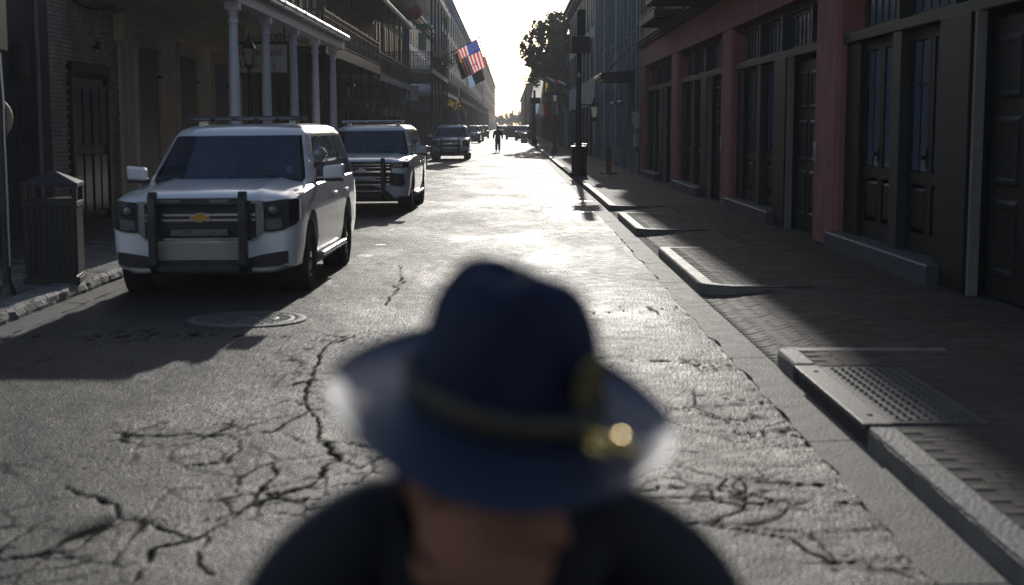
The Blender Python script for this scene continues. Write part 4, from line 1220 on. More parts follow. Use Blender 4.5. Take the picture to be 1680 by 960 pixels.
# hanging lamps under the low balcony
hl = empty('hanging_lamp', (-5.75, 60.4, 2.55), 'nearest lantern of the row hanging under the low balcony', 'hanging lamp', 'lamps hanging under the low balcony')
f, g_ = MB(), MB(); lantern_head(f, g_, (0, 0, -.25), .85); f.cyl((0,0,.28), (0,0,1.25), .008, .008, 4); f.build('frame', M['black_metal'], hl); g_.build('glass', M['lantern_glass'], hl)
for i in range(1, 10):
    dup(hl, (-5.75, 60.4 + 1.95*i, 2.55), label=['','second lantern from the near end of the hanging lamp row','third lantern from the near end of the hanging lamp row','fourth lantern from the near end of the hanging lamp row','fifth lantern from the near end of the hanging lamp row','fifth lantern from the far end of the hanging lamp row','fourth lantern from the far end of the hanging lamp row','third lantern from the far end of the hanging lamp row','last but one lantern of the hanging lamp row','farthest lantern of the hanging lamp row'][i])
WL = empty('wall_lantern', (-5.9, 53.2, 3.05), 'lone pale lantern hanging near the far end of the white columns', 'lantern')
f, g_ = MB(), MB(); lantern_head(f, g_, (0, 0, -.2), 1.3); f.cyl((0,0,.6), (0,0,.9), .01, .01, 4); f.build('frame', M['black_metal'], WL); g_.build('glass', M['lantern_glass'], WL)

# hanging boards above the sidewalk, left
for (x0, x1, yy, z0, z1, m_, lab) in ((-6.75, -5.5, 77.0, 2.95, 3.75, 'pale_blue', 'pale bluish hanging board under the low balcony past the lamps'), (-6.3, -5.3, 84.0, 3.3, 4.1, 'sign_white', 'grey white hanging board below the tall gallery'), (-7.2, -6.0, 69.0, 3.2, 3.7, 'grey_stucco', 'long grey hanging board next to the pendant lamps')):
    p = empty('hanging_sign', ((x0+x1)/2, yy, z1), lab, 'sign')
    b = MB(); b.box(x0, x1, yy-.06, yy+.06, z0, z1); part(b, 'board', M[m_], p)
    b = MB(); b.box(x0-.04, x1+.04, yy-.08, yy+.08, z1, z1+.05); b.box(x0-.04, x1+.04, yy-.08, yy+.08, z0-.05, z0)
    for x_ in (x0+.15, x1-.15): b.cyl((x_, yy, z1), (x_, yy, z1+.35), .015, .015, 5)
    part(b, 'frame', M['black_metal'], p)

# decorations on the tall gallery
def ball(loc, r, m_, label, cat, name):
    p = empty(name, loc, label, cat)
    b = MB(); n = 10
    b.lathe([(max(.02, r*math.sin(PI*i/n)), -r*math.cos(PI*i/n)) for i in range(n+1)], 16); b.build('globe', M[m_], p, smooth=True)
    b = MB(); b.lathe([(r*.3,-r*1.08),(r*.3,-r*.95)], 10); b.lathe([(r*.3,r*.95),(r*.3,r*1.08)], 10); b.cyl((0,0,r), (0,0,r+.9), .012, .012, 4)
    b.build('cap', M['black_metal'], p)
    return p
ball((-5.25, 80.9, 8.15), .37, 'lamp_red', 'round red paper lantern hung from the tall gallery roof', 'lantern', 'red_lantern')
p = empty('green_umbrella', (-4.75, 81.2, 7.25), 'green cloth umbrella hung beside the red lantern', 'umbrella')
b = MB(); b.lathe([(.55,0),(.45,.14),(.25,.26),(.03,.34)], 12); b.build('canopy', M['green_cloth'], p)
b = MB(); b.cyl((0,0,-.3), (0,0,2.2), .012, .012, 5); b.build('shaft', M['black_metal'], p)
p = empty('pale_green_banner', (-4.9, 81.1, 6.55), 'pale green upright banner below the red lantern', 'banner')
b = MB(); b.box(-.22, .22, -.02, .02, -.5, .45); b.build('cloth', M['lime'], p)
b = MB(); b.cyl((-.25,0,.46), (.25,0,.46), .02, .02, 6); b.build('rod', M['black_metal'], p)
def flower_basket(loc, label, cols, group=None, s_=1.0):
    p = empty('flower_basket', loc, label, 'flower basket', group)
    b = MB()
    b.lathe([(.1,-.25),(.28,0)], 10); b.build('basket', M['black_metal'], p)
    for m_ in cols:
        b = MB()
        for i in range(60):
            v = Vector((random.gauss(0, .28), random.gauss(0, .28), random.gauss(.1, .16)))*s_
            a = Vector((random.gauss(0,1), random.gauss(0,1), random.gauss(0,1))).normalized(); c = a.orthogonal().normalized(); d = a.cross(c)
            r = random.uniform(.04, .09)
            b.add([v+c*r, v+d*r, v-c*r, v-d*r], [(0,1,2,3)])
        b.build('leaves', M[m_], p)
    return p
for i, yy in enumerate((84, 87, 90, 93, 96)):
    flower_basket((-4.25, yy, 5.75), ['nearest bushy leafy plant on the tall gallery rail','second bushy plant from the near end of the tall gallery rail','middle bushy plant of the five on the tall gallery rail','fourth bushy plant along the tall gallery rail','farthest bushy plant on the tall gallery rail'][i], ('leaf', 'leaf_far'), 'plants along the tall gallery rail', 1.2)
for i, yy in enumerate((105, 109, 113)):
    flower_basket((-4.5, yy, 3.3), ['nearest orange leaved basket at the blue gallery','middle orange leaved basket at the blue gallery','farthest orange leaved basket at the blue gallery'][i], ('leaf', 'flag_gold'), 'baskets hung from the blue gallery')

# ------------------------------------------------------------------ flags
def flag_grid(origin, u, v, nu, nv, wave):
    """points on a hanging cloth, u along the hoist-fly, v down"""
    rows = []
    for j in range(nv+1):
        row = []
        for i in range(nu+1):
            a, c = i/nu, j/nv
            pnt = Vector(origin) + Vector(u)*a + Vector(v)*c
            pnt += Vector((0, 1, 0))*wave*math.sin(a*7 + c*2) + Vector((1, 0, 0))*wave*.5*math.sin(c*6+a*3)
            row.append(pnt)
        rows.append(row)
    return rows
def flag_piece(rows, i0, i1, j0, j1, m, p, name='stripe', th=.004):
    b = MB()
    sub = [[rows[j][i] for i in range(i0, i1+1)] for j in range(j0, j1+1)]
    b.grid(sub)
    return part(b, name, m, p)
def us_flag(base, tip, fly, label):
    p = empty('american_flag', base, label, 'flag')
    B, T = Vector(base), Vector(tip)
    b = MB(); b.cyl(B, T, .03, .022, 8); b.lathe([(.05,-.05),(.05,.05)], 8, T); part(b, 'staff', M['frame_paint'], p)
    u = (B.lerp(T, .93) - B.lerp(T, .50))        # hoist runs down the staff
    o0 = B.lerp(T, .93)
    rows = flag_grid(o0, fly, -u, 20, 26, .07)   # u = fly direction, v = hoist from tip to base
    for k in range(13):
        m_ = M['flag_red'] if k % 2 == 0 else M['flag_white']
        j0, j1 = 2*k, 2*k+2
        i0 = 8 if k < 7 else 0
        flag_piece(rows, i0, 20, j0, j1, m_, p)
    flag_piece(rows, 0, 8, 0, 14, M['flag_blue'], p, 'canton')
    st = MB()
    for r in range(9):
        for c in range(6 if r % 2 == 0 else 5):
            a = (c + (.5 if r % 2 == 0 else 1))/6*8; e = (r+.7)/9.4*14
            i, j = int(a), int(e); q = rows[j][i].lerp(rows[min(j+1, 26)][i], e-j).lerp(rows[j][min(i+1, 20)], a-i) if True else None
            for dy in (-.012, .016):
                pts = []
                for t in range(10):
                    rr = .05 if t % 2 == 0 else .02
                    ang = t*PI/5
                    pts.append(q + Vector((rr*math.sin(ang), dy, rr*math.cos(ang))))
                st.add(pts, [tuple(range(10))])
    part(st, 'stars', M['flag_white'], p)
    return p
us_flag((-4.35, 84.0, 5.55), (-1.72, 83.4, 6.9), (.55, .2, -1.55), 'American flag hanging from an angled staff on the left gallery')
def plain_flag(base, tip, fly, bands, label, cat='flag', name='flag', f0=.96, f1=.42):
    p = empty(name, base, label, cat)
    B, T = Vector(base), Vector(tip)
    b = MB(); b.cyl(B, T, .03, .022, 8); b.lathe([(.05,-.05),(.05,.05)], 8, T); part(b, 'staff', M['frame_paint'], p)
    u = B.lerp(T, f1) - B.lerp(T, f0)
    rows = flag_grid(B.lerp(T, f0), fly, u, 12, 12, .08)
    n = len(bands)
    for k, m_ in enumerate(bands): flag_piece(rows, 0, 12, 12*k//n, 12*(k+1)//n, M[m_], p, 'band')
    return p
plain_flag((-4.35, 86.2, 5.5), (-1.75, 86.2, 6.85), (.42, .2, -1.45), ('flag_dark', 'flag_dark', 'flag_gold', 'flag_dark'), 'dark striped flag hanging just behind the American flag', f0=.78, f1=.40)
plain_flag((-4.35, 88.6, 5.4), (-1.75, 88.6, 6.75), (.62, .2, -1.9), ('flag_dark', 'flag_dark', 'flag_sky'), 'third flag of the row with a light blue lower end', f0=.85, f1=.5)
plain_flag((4.4, 122, 4.9), (2.0, 122, 6.0), (-.25, 0, -1.9), ('flag_white', 'flag_white', 'flag_gold'), 'white and gold flag hanging over the right sidewalk far away')
plain_flag((4.4, 128, 4.7), (2.0, 128, 5.4), (.1, 0, -2.4), ('flag_sky', 'flag_white', 'flag_red'), 'blue white and red flag below the white and gold one')
plain_flag((4.5, 98, 4.6), (2.4, 98, 5.2), (.35, 1.2, -.25), ('flag_white', 'flag_red', 'flag_white'), 'pale flag stretched nearly flat beside the signal pole lantern')

# ------------------------------------------------------------------ vehicles (local: front towards -y, x to the right of the picture)
def lerp_tab(tab, t):
    for a, b in zip(tab[:-1], tab[1:]):
        if t <= b[0]:
            k = 0 if b[0] == a[0] else max(0, (t-a[0])/(b[0]-a[0])); return [p+(q-p)*k for p, q in zip(a[1:], b[1:])]
    return list(tab[-1][1:])
ST = [  # y, half width, bottom, shoulder, top
 (-2.58,.82,.34,1.00,1.03),(-2.565,.875,.32,1.035,1.07),(-2.53,.92,.305,1.06,1.10),(-2.46,.965,.29,1.08,1.13),(-2.34,.995,.28,1.095,1.16),(-2.1,1.012,.28,1.125,1.185),(-1.6,1.02,.28,1.155,1.225),
 (-1.2,1.02,.28,1.18,1.25),(-.9,1.02,.29,1.19,1.225),(.3,1.02,.29,1.205,1.225),(1.5,1.015,.29,1.215,1.235),(2.25,1.0,.31,1.215,1.235),(2.48,.965,.34,1.20,1.215),(2.58,.89,.38,1.17,1.18)]
def body_profile(y):
    w_, zb, zs, zt = lerp_tab(ST, y)
    return [(0,zb),(w_*.78,zb),(w_*.95,zb+.07),(w_*.985,.56),(w_*.992,.74),(w_,.86),(w_*.985,zs-.12),(w_*.955,zs-.03),(w_*.88,zs+.012),(w_*.70,zs+(zt-zs)*.6),(w_*.60,zt+.004),(w_*.54,zt-.004),(w_*.25,zt-.002),(0,zt)]
def side_x(y, z):
    pr = body_profile(y)
    for (x0, z0), (x1, z1) in zip(pr[2:8], pr[3:9]):
        if z0 <= z <= z1: return x0 + (x1-x0)*(z-z0)/(z1-z0)
    return pr[7][0]
GH_ = [(1.19,-1.20,2.50,.945),(1.30,-1.06,2.47,.922),(1.74,-.50,2.30,.79),(1.80,-.38,2.24,.745),(1.845,-.18,2.1,.66),(1.868,.1,1.9,.5)]
def gh_ring(z):
    yf, yr, hw = lerp_tab(GH_, z)
    pts = []
    for i in range(9):
        t = -1 + i/4; pts.append((hw*.93*t, yf - .13*(1-t*t), z))
    pts.append((hw*.985, yf+.07, z))
    for i in range(9): pts.append((hw, yf+.2 + (yr-.15-yf-.2)*i/8, z))
    for i in range(7): pts.append((hw*.93*(1-i/3), yr + .05*(1-(1-i/3)**2), z))
    for i in range(9): pts.append((-hw, yr-.15 - (yr-.15-yf-.2)*i/8, z))
    pts.append((-hw*.985, yf+.07, z))
    return pts
def patch_solid(b, rows, th):
    """thin solid from a grid of (front) points pushed back along +y by th"""
    b.grid(rows); b.grid([[Vector(q)+Vector((0, th, 0)) for q in r] for r in rows])
    n, m = len(rows), len(rows[0])
    edge = [rows[0][j] for j in range(m)] + [rows[i][m-1] for i in range(1, n)] + [rows[n-1][j] for j in range(m-2, -1, -1)] + [rows[i][0] for i in range(n-2, 0, -1)]
    k = len(edge)
    b.add(edge + [Vector(q)+Vector((0, th, 0)) for q in edge], [(i, (i+1) % k, k+(i+1) % k, k+i) for i in range(k)])
def bow(x):
    """front face y at lateral position x"""
    a = abs(x)
    tab = [(0,-2.60),(.6,-2.60),(.80,-2.588),(.875,-2.57),(.92,-2.535),(.965,-2.465),(.995,-2.345),(1.02,-2.2)]
    return lerp_tab(tab, a)[0]
def face_strip(b, cols, off=.0, th=.06):
    """cols: (x, zlow, zhigh); a strip that follows the front bow"""
    rows = [[(x, bow(x)-off, z0 + (z1-z0)*k) for (x, z0, z1) in cols] for k in (0, .5, 1)]
    patch_solid(b, rows, th)
def mirror_cols(cols): return [(-x, a, c) for x, a, c in cols[::-1]]

def cut(o, cutters):
    for m_ in cutters:
        c = bpy.data.objects.new('cutter', m_); COL.objects.link(c)
        md = o.modifiers.new('cut', 'BOOLEAN'); md.object = c; md.operation = 'DIFFERENCE'; md.solver = 'EXACT'
        bpy.context.view_layer.update()
        dg = bpy.context.evaluated_depsgraph_get(); dg.update()
        me = bpy.data.meshes.new_from_object(o.evaluated_get(dg))
        o.modifiers.clear()
        bm = bmesh.new(); bm.from_mesh(me); bmesh.ops.triangulate(bm, faces=bm.faces); bm.to_mesh(me); bm.free()
        o.data = me
        bpy.data.objects.remove(c)
def body_mesh(paint):
    b = MB(); rings = []
    for y in sorted(set([r[0] for r in ST] + [round(v, 3) for v in np.arange(-2.2, 2.2, .13)])):
        pr = body_profile(y)
        rings.append([(x, y, z) for x, z in pr] + [(-x, y, z) for x, z in pr[-2:0:-1]])
    b.loft(rings)
    bm = bmesh.new(); vv = [bm.verts.new(v) for v in b.v]
    for f in b.f: bm.faces.new([vv[i] for i in f])
    bmesh.ops.triangulate(bm, faces=bm.faces)
    bm.verts.index_update()
    out = MB(); out.v = [tuple(v.co) for v in bm.verts]; out.f = [tuple(v.index for v in f.verts) for f in bm.faces]; bm.free()
    return out
_wh = {}
_bodies = {}
_cabins = {}
def wheel(p, x, y, side):
    if 'tyre' not in _wh:
        b = MB(); b.lathe([(.24,-.12),(.33,-.14),(.385,-.13),(.405,-.10),(.407,0),(.405,.10),(.385,.13),(.33,.14),(.24,.12)], 28); _wh['tyre'] = b.mesh('tyre', M['tyre'], 35)
        b = MB(); b.lathe([(.245,-.10),(.245,.12),(.225,.125),(.215,.06),(.10,.05),(.05,.08)], 24)
        for k in range(5): b.box(.07, .225, -.035, .035, .055, .10, Matrix.Rotation(2*PI*k/5, 4, 'Z'))
        _wh['rim'] = b.mesh('rim', M['rim'], 30)
        b = MB(); b.lathe([(.06,.07),(.06,.11),(.035,.125)], 12); _wh['cap'] = b.mesh('hub_cap', M['chrome'], 30)
    rot = (0, PI/2*side, 0)
    t = inst(_wh['tyre'], 'wheel', p, (x, y, .405), rot)
    inst(_wh['rim'], 'rim', t); inst(_wh['cap'], 'hub_cap', t)
def suv(label, loc, rz=0, style='old', police=True, group=None, roll=0, paint='white_paint', name='police_car', cat='police car'):
    p = empty(name, loc, label, cat, group, rz); p.rotation_euler = (0, roll, rz)
    if paint in _bodies:
        body = inst(_bodies[paint], 'body', p)
    else:
        body = body_mesh(paint).build('body', M[paint])
    cs = []
    for y in (-1.58, 1.37):
        for s in (-1, 1):
            c = MB(); c.lathe([(.475,-.2),(.475,.2)], 26, m=Matrix.Translation((s*.90, y, .43)) @ Matrix.Rotation(PI/2, 4, 'Y')); cs.append(c.mesh('c', M['black_plastic']))
    if paint not in _bodies:
        cut(body, cs)
        for f in body.data.polygons: f.use_smooth = True
        body.data.set_sharp_from_angle(angle=R(32))
        _bodies[paint] = body.data
        body.parent = p
    if paint not in _cabins:
        b = MB(); zs_ = [1.19, 1.235, 1.30, 1.4, 1.56, 1.725, 1.74, 1.80, 1.845, 1.868]; rs_ = [gh_ring(z) for z in zs_]; n_ = len(rs_[0])
        b.loft(rs_, caps=False); b.f = [f for k, f in enumerate(b.f) if not (k % n_ < 8 and 1 <= k//n_ < 5)]
        b.f.append(tuple(range((len(zs_)-1)*n_, len(zs_)*n_)))
        _cabins[paint] = b.mesh('cabin', M[paint], 35)
    inst(_cabins[paint], 'cabin', p)
    if police:
        b = MB(); b.box(-.86, .86, -1.18, -.70, 1.13, 1.245); b.box(-.8, .8, -1.2, 2.3, 1.0, 1.12); b.box(.18, .68, -.86, -.70, 1.24, 1.30); ds = b.build('dashboard', M['black_plastic'], p, bevel=.02)
        for k_, (x_, y_) in enumerate(((-.42,.12),(.42,.12))):
            b = MB(); b.box(x_-.24, x_+.24, y_-.06, y_+.10, 1.0, 1.48); b.box(x_-.13, x_+.13, y_, y_+.10, 1.50, 1.68); b.cyl((x_-.06,y_+.05,1.46),(x_-.06,y_+.05,1.52),.01,.01,5); b.box(x_-.07, x_-.05, y_+.03, y_+.06, 1.45, 1.52)
            b.f = b.f; b.build('seat', M['seat'], p, bevel=.03)
        b = MB(); b.tube([(.42+.185*math.cos(t), -.52+.07*math.sin(t), 1.30+.165*math.sin(t)) for t in np.linspace(0, 2*PI, 21)], .016, 6); b.cyl((.42,-.52,1.30),(.42,-.72,1.22),.035,.05,8); b.box(.24,.60,-.53,-.51,1.285,1.315); b.build('steering_wheel', M['black_plastic'], p)
        b = MB(); b.box(-.13, .13, -.50, -.47, 1.60, 1.68); b.cyl((0,-.49,1.66),(0,-.47,1.74),.015,.015,6); b.build('rear_view_mirror', M['black_plastic'], p)
        b = MB(); b.add([(-.30,-1.05,1.252),(.02,-1.08,1.252),(.05,-.86,1.256),(-.26,-.84,1.256)], [(0,1,2,3)]); b.build('paper', M['sign_white'], ds)
        b = MB(); b.add([(.62,-1.0,1.30),(.70,-.985,1.30),(.69,-.93,1.37),(.615,-.945,1.37)], [(0,1,2,3)]); b.build('sticker', M['sign_white'], p)
    # glass
    zz = [1.235, 1.4, 1.56, 1.725]
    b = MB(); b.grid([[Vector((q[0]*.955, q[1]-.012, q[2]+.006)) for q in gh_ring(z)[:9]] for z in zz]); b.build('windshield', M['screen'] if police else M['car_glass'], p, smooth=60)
    b = MB(); b.grid([[Vector((q[0]*.97, q[1]-.008, q[2]+.003)) for q in gh_ring(z)[:9]] for z in (1.20, 1.24)]); b.build('cowl', M['black_plastic'], p)
    for s in (-1, 1):
        b = MB(); b.grid([[(s*(lerp_tab(GH_, z)[2]+.003), y0+(y1-y0)*i/6, z) for i in range(7)] for z, y0, y1 in ((1.215,-.86,2.36),(1.48,-.52,2.28),(1.735,-.22,2.19))]); b.build('window_trim', M['black_plastic'], p)
        for (bo, to) in (((-.78,.26),(-.2,.25)),((.36,1.26),(.35,1.18)),((1.40,2.28),(1.30,2.1))):
            b = MB(); b.grid([[(s*(lerp_tab(GH_, 1.235+.475*t)[2]+.008), (bo[0]+(to[0]-bo[0])*t)*(1-u)+(bo[1]+(to[1]-bo[1])*t)*u, 1.235+.475*t) for u in (0,.5,1)] for t in (0,.33,.66,1)]); b.build('side_window', M['car_glass'], p)
        for y_ in (-.93, .31, 1.33):
            b = MB(); zl = [.42, .56, .74, .86, 1.0, 1.14]
            b.grid([[(s*(side_x(y_, z)+.0025), y_+d + (.25*max(0, .75-z) if y_ > 1.3 else 0), z) for d in (-.005, .005)] for z in zl]); b.build('door_seam', M['black_plastic'], p)
        for y_ in (.12, 1.12):
            b = MB(); x_ = side_x(y_, 1.02); b.box(x_-.01, x_+.035, y_-.11, y_+.11, 1.0, 1.035)
            if s < 0: b.v = [(-a, c, d) for a, c, d in b.v]
            b.build('door_handle', M[paint], p, bevel=.008)
        b = MB(); b.box(s*.95-.06, s*.95+.10, -1.05, .88, .33, .39)
        b.build('running_board', M['galv'], p, bevel=.015)
        b = MB(); b.loft([[(s*(1.05+.005*k), -.93, 1.21+q), (s*(1.05+.005*k), -.80, 1.20+q)] for k, q in ((0, 0),)] , close=False, caps=False) if False else None
        b = MB(); b.add([(s*1.03,-.90,1.215),(s*1.27,-.86,1.225),(s*1.28,-.76,1.235),(s*1.03,-.76,1.225),(s*1.04,-.93,1.37),(s*1.27,-.89,1.395),(s*1.28,-.77,1.395),(s*1.04,-.77,1.37)],
                        [(0,3,2,1),(4,5,6,7),(0,1,5,4),(1,2,6,5),(2,3,7,6),(3,0,4,7)])
        mo = b.build('mirror', M[paint], p, bevel=.03)
        b = MB(); b.box(min(s*.9, s*1.06), max(s*.9, s*1.06), -.86, -.78, 1.19, 1.235); b.box(min(s*1.03, s*1.26), max(s*1.03, s*1.26), -.875, -.775, 1.19, 1.225); b.build('mirror_base', M['black_plastic'], mo)
        b = MB(); b.box(s*.80-.09, s*.80+.09, 2.53, 2.60, .78, 1.16); b.build('tail_lamp', M['red_lens'], p, bevel=.01)
        wheel(p, s*.86, -1.58, s); wheel(p, s*.86, 1.37, s)
        for y_ in (-1.58, 1.37):
            b = MB(); b.lathe([(.47,-.16),(.47,.05)], 26, m=Matrix.Translation((s*.86, y_, .43)) @ Matrix.Rotation(PI/2, 4, 'Y')); b.f = b.f[:-2]; b.lathe([(.47,0),(.47,.01)], 26, m=Matrix.Translation((s*.705, y_, .43)) @ Matrix.Rotation(PI/2, 4, 'Y')); b.build('wheel_liner', M['black_plastic'], p)
    b = MB(); b.grid([[Vector((q[0]*.95, q[1]+.012, q[2])) for q in gh_ring(z)[19:24]] for z in (1.28, 1.5, 1.7)]); b.build('rear_window', M['car_glass'], p)
    for s in (-1, 1):
        b = MB(); b.cyl((s*.12-.1, -1.215, 1.262), (s*.12+.48, -1.19, 1.30), .012, .007, 5); b.cyl((s*.12-.12, -1.235, 1.25), (s*.12-.1, -1.215, 1.262), .016, .012, 5); b.build('wiper', M['black_plastic'], p)
    b = MB(); b.box(-.9, .9, -1.9, 2.2, .22, .34); b.build('underbody', M['black_plastic'], p)
    # front
    ba = MB()
    if style == 'old':
        face_strip(ba, [(-.60,.67,1.05),(-.3,.66,1.05),(0,.66,1.05),(.3,.66,1.05),(.60,.67,1.05)], .004)
        gr = ba.build('grille', M['black_plastic'], p)
        b = MB()
        for i in range(9): b.box(-.57, .57, -2.616, -2.60, .70+.04*i, .708+.04*i)
        b.build('grille_bars', M['black_metal'], gr)
        b = MB(); face_strip(b, [(x, 1.035, 1.062) for x in (-.66,-.3,0,.3,.66)], .02); face_strip(b, [(x, .648, .675) for x in (-.58,-.3,0,.3,.58)], .02)
        for s in (-1, 1): face_strip(b, [(s*.585, .66, 1.05),(s*.645,.72,1.05)][::s], .018)
        face_strip(b, [(x, .905, .93) for x in (-.58,-.3,.3,.58)], .02); face_strip(b, [(x, .85, .875) for x in (-.58,-.3,.3,.58)], .02)
        b.build('chrome_frame', M['chrome'], gr)
        bt = [(-.15,-.03),(-.055,-.03),(-.065,-.058),(.045,-.058),(.055,-.03),(.13,-.03),(.15,.03),(.055,.03),(.065,.058),(-.045,.058),(-.055,.03),(-.13,.03)]
        mt = Matrix.Translation((0, -2.625, .89)) @ Matrix.Rotation(PI/2, 4, 'X')
        if group != 'third':
            b = MB(); b.prism([(x*.76, z*.84) for x, z in bt], .012, mt); b.build('emblem_border', M['chrome'], gr)
            b = MB(); b.prism([(x*.69, z*.7) for x, z in bt], .012, Matrix.Translation((0, -2.638, .89)) @ Matrix.Rotation(PI/2, 4, 'X')); b.build('emblem', M['gold'], gr)
        else:
            b = MB(); b.lathe([(.1,0),(.1,.02)], 20, m=mt @ Matrix.Scale(.5, 4, (0,1,0))); b.build('emblem', M['chrome'], gr)
        for s in (-1, 1):
            cols = [(s*.665,.735,1.05),(s*.76,.735,1.058),(s*.86,.75,1.07),(s*.92,.775,1.075),(s*.975,.80,1.075),(s*1.0,.84,1.07)]
            if s < 0: cols = cols[::-1]
            b = MB(); face_strip(b, cols, .02, .07); hl_ = b.build('headlight', M['head_dark'], p)
            b = MB(); b.lathe([(.062,0),(.068,.016),(.052,.019),(.046,.005)], 20, m=Matrix.Translation((s*.765, -2.613, .965)) @ Matrix.Rotation(PI/2, 4, 'X')); b.build('lamp_ring', M['rim'], hl_)
            b = MB(); b.lathe([(.048,0),(.042,.02),(.016,.03)], 18, m=Matrix.Translation((s*.765, -2.618, .965)) @ Matrix.Rotation(PI/2, 4, 'X')); b.build('lamp_lens', M['lamp_lens'], hl_, smooth=True)
            b = MB(); face_strip(b, sorted([(s*.69,.76,.86),(s*.77,.76,.87),(s*.85,.775,.88)]), .028, .02); b.build('lamp_lens', M['lamp_lens'], hl_)
            cols = [(s*.50,.36,.46),(s*.62,.36,.49),(s*.80,.37,.52),(s*.90,.40,.53)]
            b = MB(); face_strip(b, sorted(cols), .006, .04); b.build('lower_intake', M['black_plastic'], p)
        b = MB(); face_strip(b, [(x, .30, .44) for x in (-.52,-.2,.2,.52)], .01, .04); b.build('lower_intake', M['black_plastic'], p)
        b = MB(); face_strip(b, [(x, .445, .625) for x in (-.44,0,.44)], .035, .03); b.build('plate_panel', M['plate'], p)
    else:
        face_strip(ba, [(-.64,.64,1.07),(-.3,.62,1.07),(0,.62,1.07),(.3,.62,1.07),(.64,.64,1.07)], .006)
        gr = ba.build('grille', M['black_plastic'], p)
        b = MB(); face_strip(b, [(x, .865, .90) for x in (-.62,-.2,.2,.62)], .02); face_strip(b, [(x, .60, .625) for x in (-.58,-.2,.2,.58)], .02); face_strip(b, [(x, .47, .49) for x in (-.55,-.2,.2,.55)], .016)
        for z_ in (.70, .76, .96, 1.02): face_strip(b, [(x, z_, z_+.012) for x in (-.6,-.2,.2,.6)], .012)
        b.build('chrome_bars', M['chrome'], gr)
        b = MB(); b.prism([(x*.8, z*.8) for x, z in [(-.15,-.03),(-.055,-.03),(-.065,-.058),(.045,-.058),(.055,-.03),(.13,-.03),(.15,.03),(.055,.03),(.065,.058),(-.045,.058),(-.055,.03),(-.13,.03)]], .012, Matrix.Translation((0, -2.625, .915)) @ Matrix.Rotation(PI/2, 4, 'X')); b.build('emblem', M['chrome'], gr)
        for s in (-1, 1):
            cols = [(s*.655,.955,1.06),(s*.86,.955,1.075),(s*.92,.965,1.08),(s*.975,.975,1.08),(s*1.0,.99,1.075)]
            b = MB(); face_strip(b, sorted(cols), .008, .04); hl_ = b.build('headlight', M['head_dark'], p)
            for x_ in (.70, .77, .84):
                b = MB(); b.box(s*x_-.026, s*x_+.026, -2.612, -2.595, .975, 1.04); b.build('lamp_lens', M['lamp_lens'], hl_)
            b = MB(); face_strip(b, sorted([(s*.60,.60,.86),(s*.80,.57,.84),(s*.89,.60,.83)]), .006, .04); b.build('side_intake', M['black_plastic'], p)
            b = MB(); face_strip(b, sorted([(s*.895,.58,.85),(s*.915,.585,.85)]), .012, .02); face_strip(b, sorted([(s*.80,.555,.575),(s*.91,.565,.59)]), .012, .02); b.build('running_light', M['lamp_lens'], p)
        b = MB(); face_strip(b, [(-.66,.30,.36),(-.5,.30,.52),(-.2,.30,.60),(.2,.30,.60),(.5,.30,.52),(.66,.30,.36)], .004, .04); b.build('lower_intake', M['black_plastic'], p)
    if police:
        for s in (-1, 1):
            pb = MB()
            pb.loft([[(s*.47-.042, y0, z), (s*.47+.042, y0, z), (s*.47+.042, y1, z), (s*.47-.042, y1, z)] for z, y0, y1 in ((.30,-2.70,-2.63),(.40,-2.80,-2.68),(.9,-2.80,-2.68),(1.10,-2.78,-2.66),(1.165,-2.74,-2.66))])
            pb.box(s*.47-.03, s*.47+.03, -2.69, -2.5, .36, .46)
            push = pb.build('push_bar', M['black_metal'], p, bevel=.012)
        b = MB(); b.box(-.43, .43, -2.775, -2.70, 1.045, 1.10); b.build('cross_bar', M['black_metal'], push, bevel=.01)
        b = MB(); b.box(-.43, .43, -2.77, -2.69, .33, .40); b.build('cross_bar', M['black_metal'], push, bevel=.01)
        for x_ in (-.27, .24):
            b = MB(); b.box(x_-.10, x_+.10, -2.783, -2.77, 1.055, 1.085); b.build('warning_light', M['lamp_lens'], push)
        b = MB(); b.box(-.30, .30, -2.70, -2.64, .70 if style == 'old' else .72, .77 if style == 'old' else .785); b.build('light_bar', M['lamp_lens'] if style == 'old' else M['sign_white'], push, bevel=.008)
        rb = MB(); rb.loft([[(-.70, y, z) for y, z in ((-.12,1.905),(-.16,1.93),(-.10,1.96),(.14,1.96),(.18,1.93),(.14,1.905))], [(.70, y, z) for y, z in ((-.12,1.905),(-.16,1.93),(-.10,1.96),(.14,1.96),(.18,1.93),(.14,1.905))]])
        rl = rb.build('roof_light_bar', M['black_plastic'] if style == 'old' else M['galv'], p)
        for x_ in (-.52, -.26, 0, .26, .52):
            b = MB(); b.box(x_-.11, x_+.11, -.168, -.13, 1.915, 1.94); b.build('roof_lens', M['lamp_lens'], rl)
        for x_ in (-.55, .55):
            b = MB(); b.box(x_-.04, x_+.04, -.06, .10, 1.84, 1.906); b.build('bar_foot', M['galv'], rl)
        s_ = MB(); s_.lathe([(.02,-.10),(.07,-.06),(.088,-.01),(.09,.03),(.08,.04)], 18, m=Matrix.Translation((.985, -.78, 1.50)) @ Matrix.Rotation(PI/2, 4, 'X')); sp_ = s_.build('spotlight', M['chrome'], p, smooth=40)
        b = MB(); b.lathe([(.078,.041),(.05,.052),(.01,.056)], 18, m=Matrix.Translation((.985, -.78, 1.50)) @ Matrix.Rotation(PI/2, 4, 'X')); b.build('spotlight_lens', M['lamp_lens'], sp_, smooth=True)
        b = MB(); b.cyl((.985,-.76,1.42), (.90,-.70,1.36), .016, .016, 6); b.build('spotlight_arm', M['black_metal'], sp_)
    return p
roll = math.atan((crown(-2.4)-crown(-4.2))/1.8)
suv('white police car with gold bow tie badge and black push bar, nearest on the left', (-3.17, 17.5, .012), R(-1.3), 'old', roll=-roll)
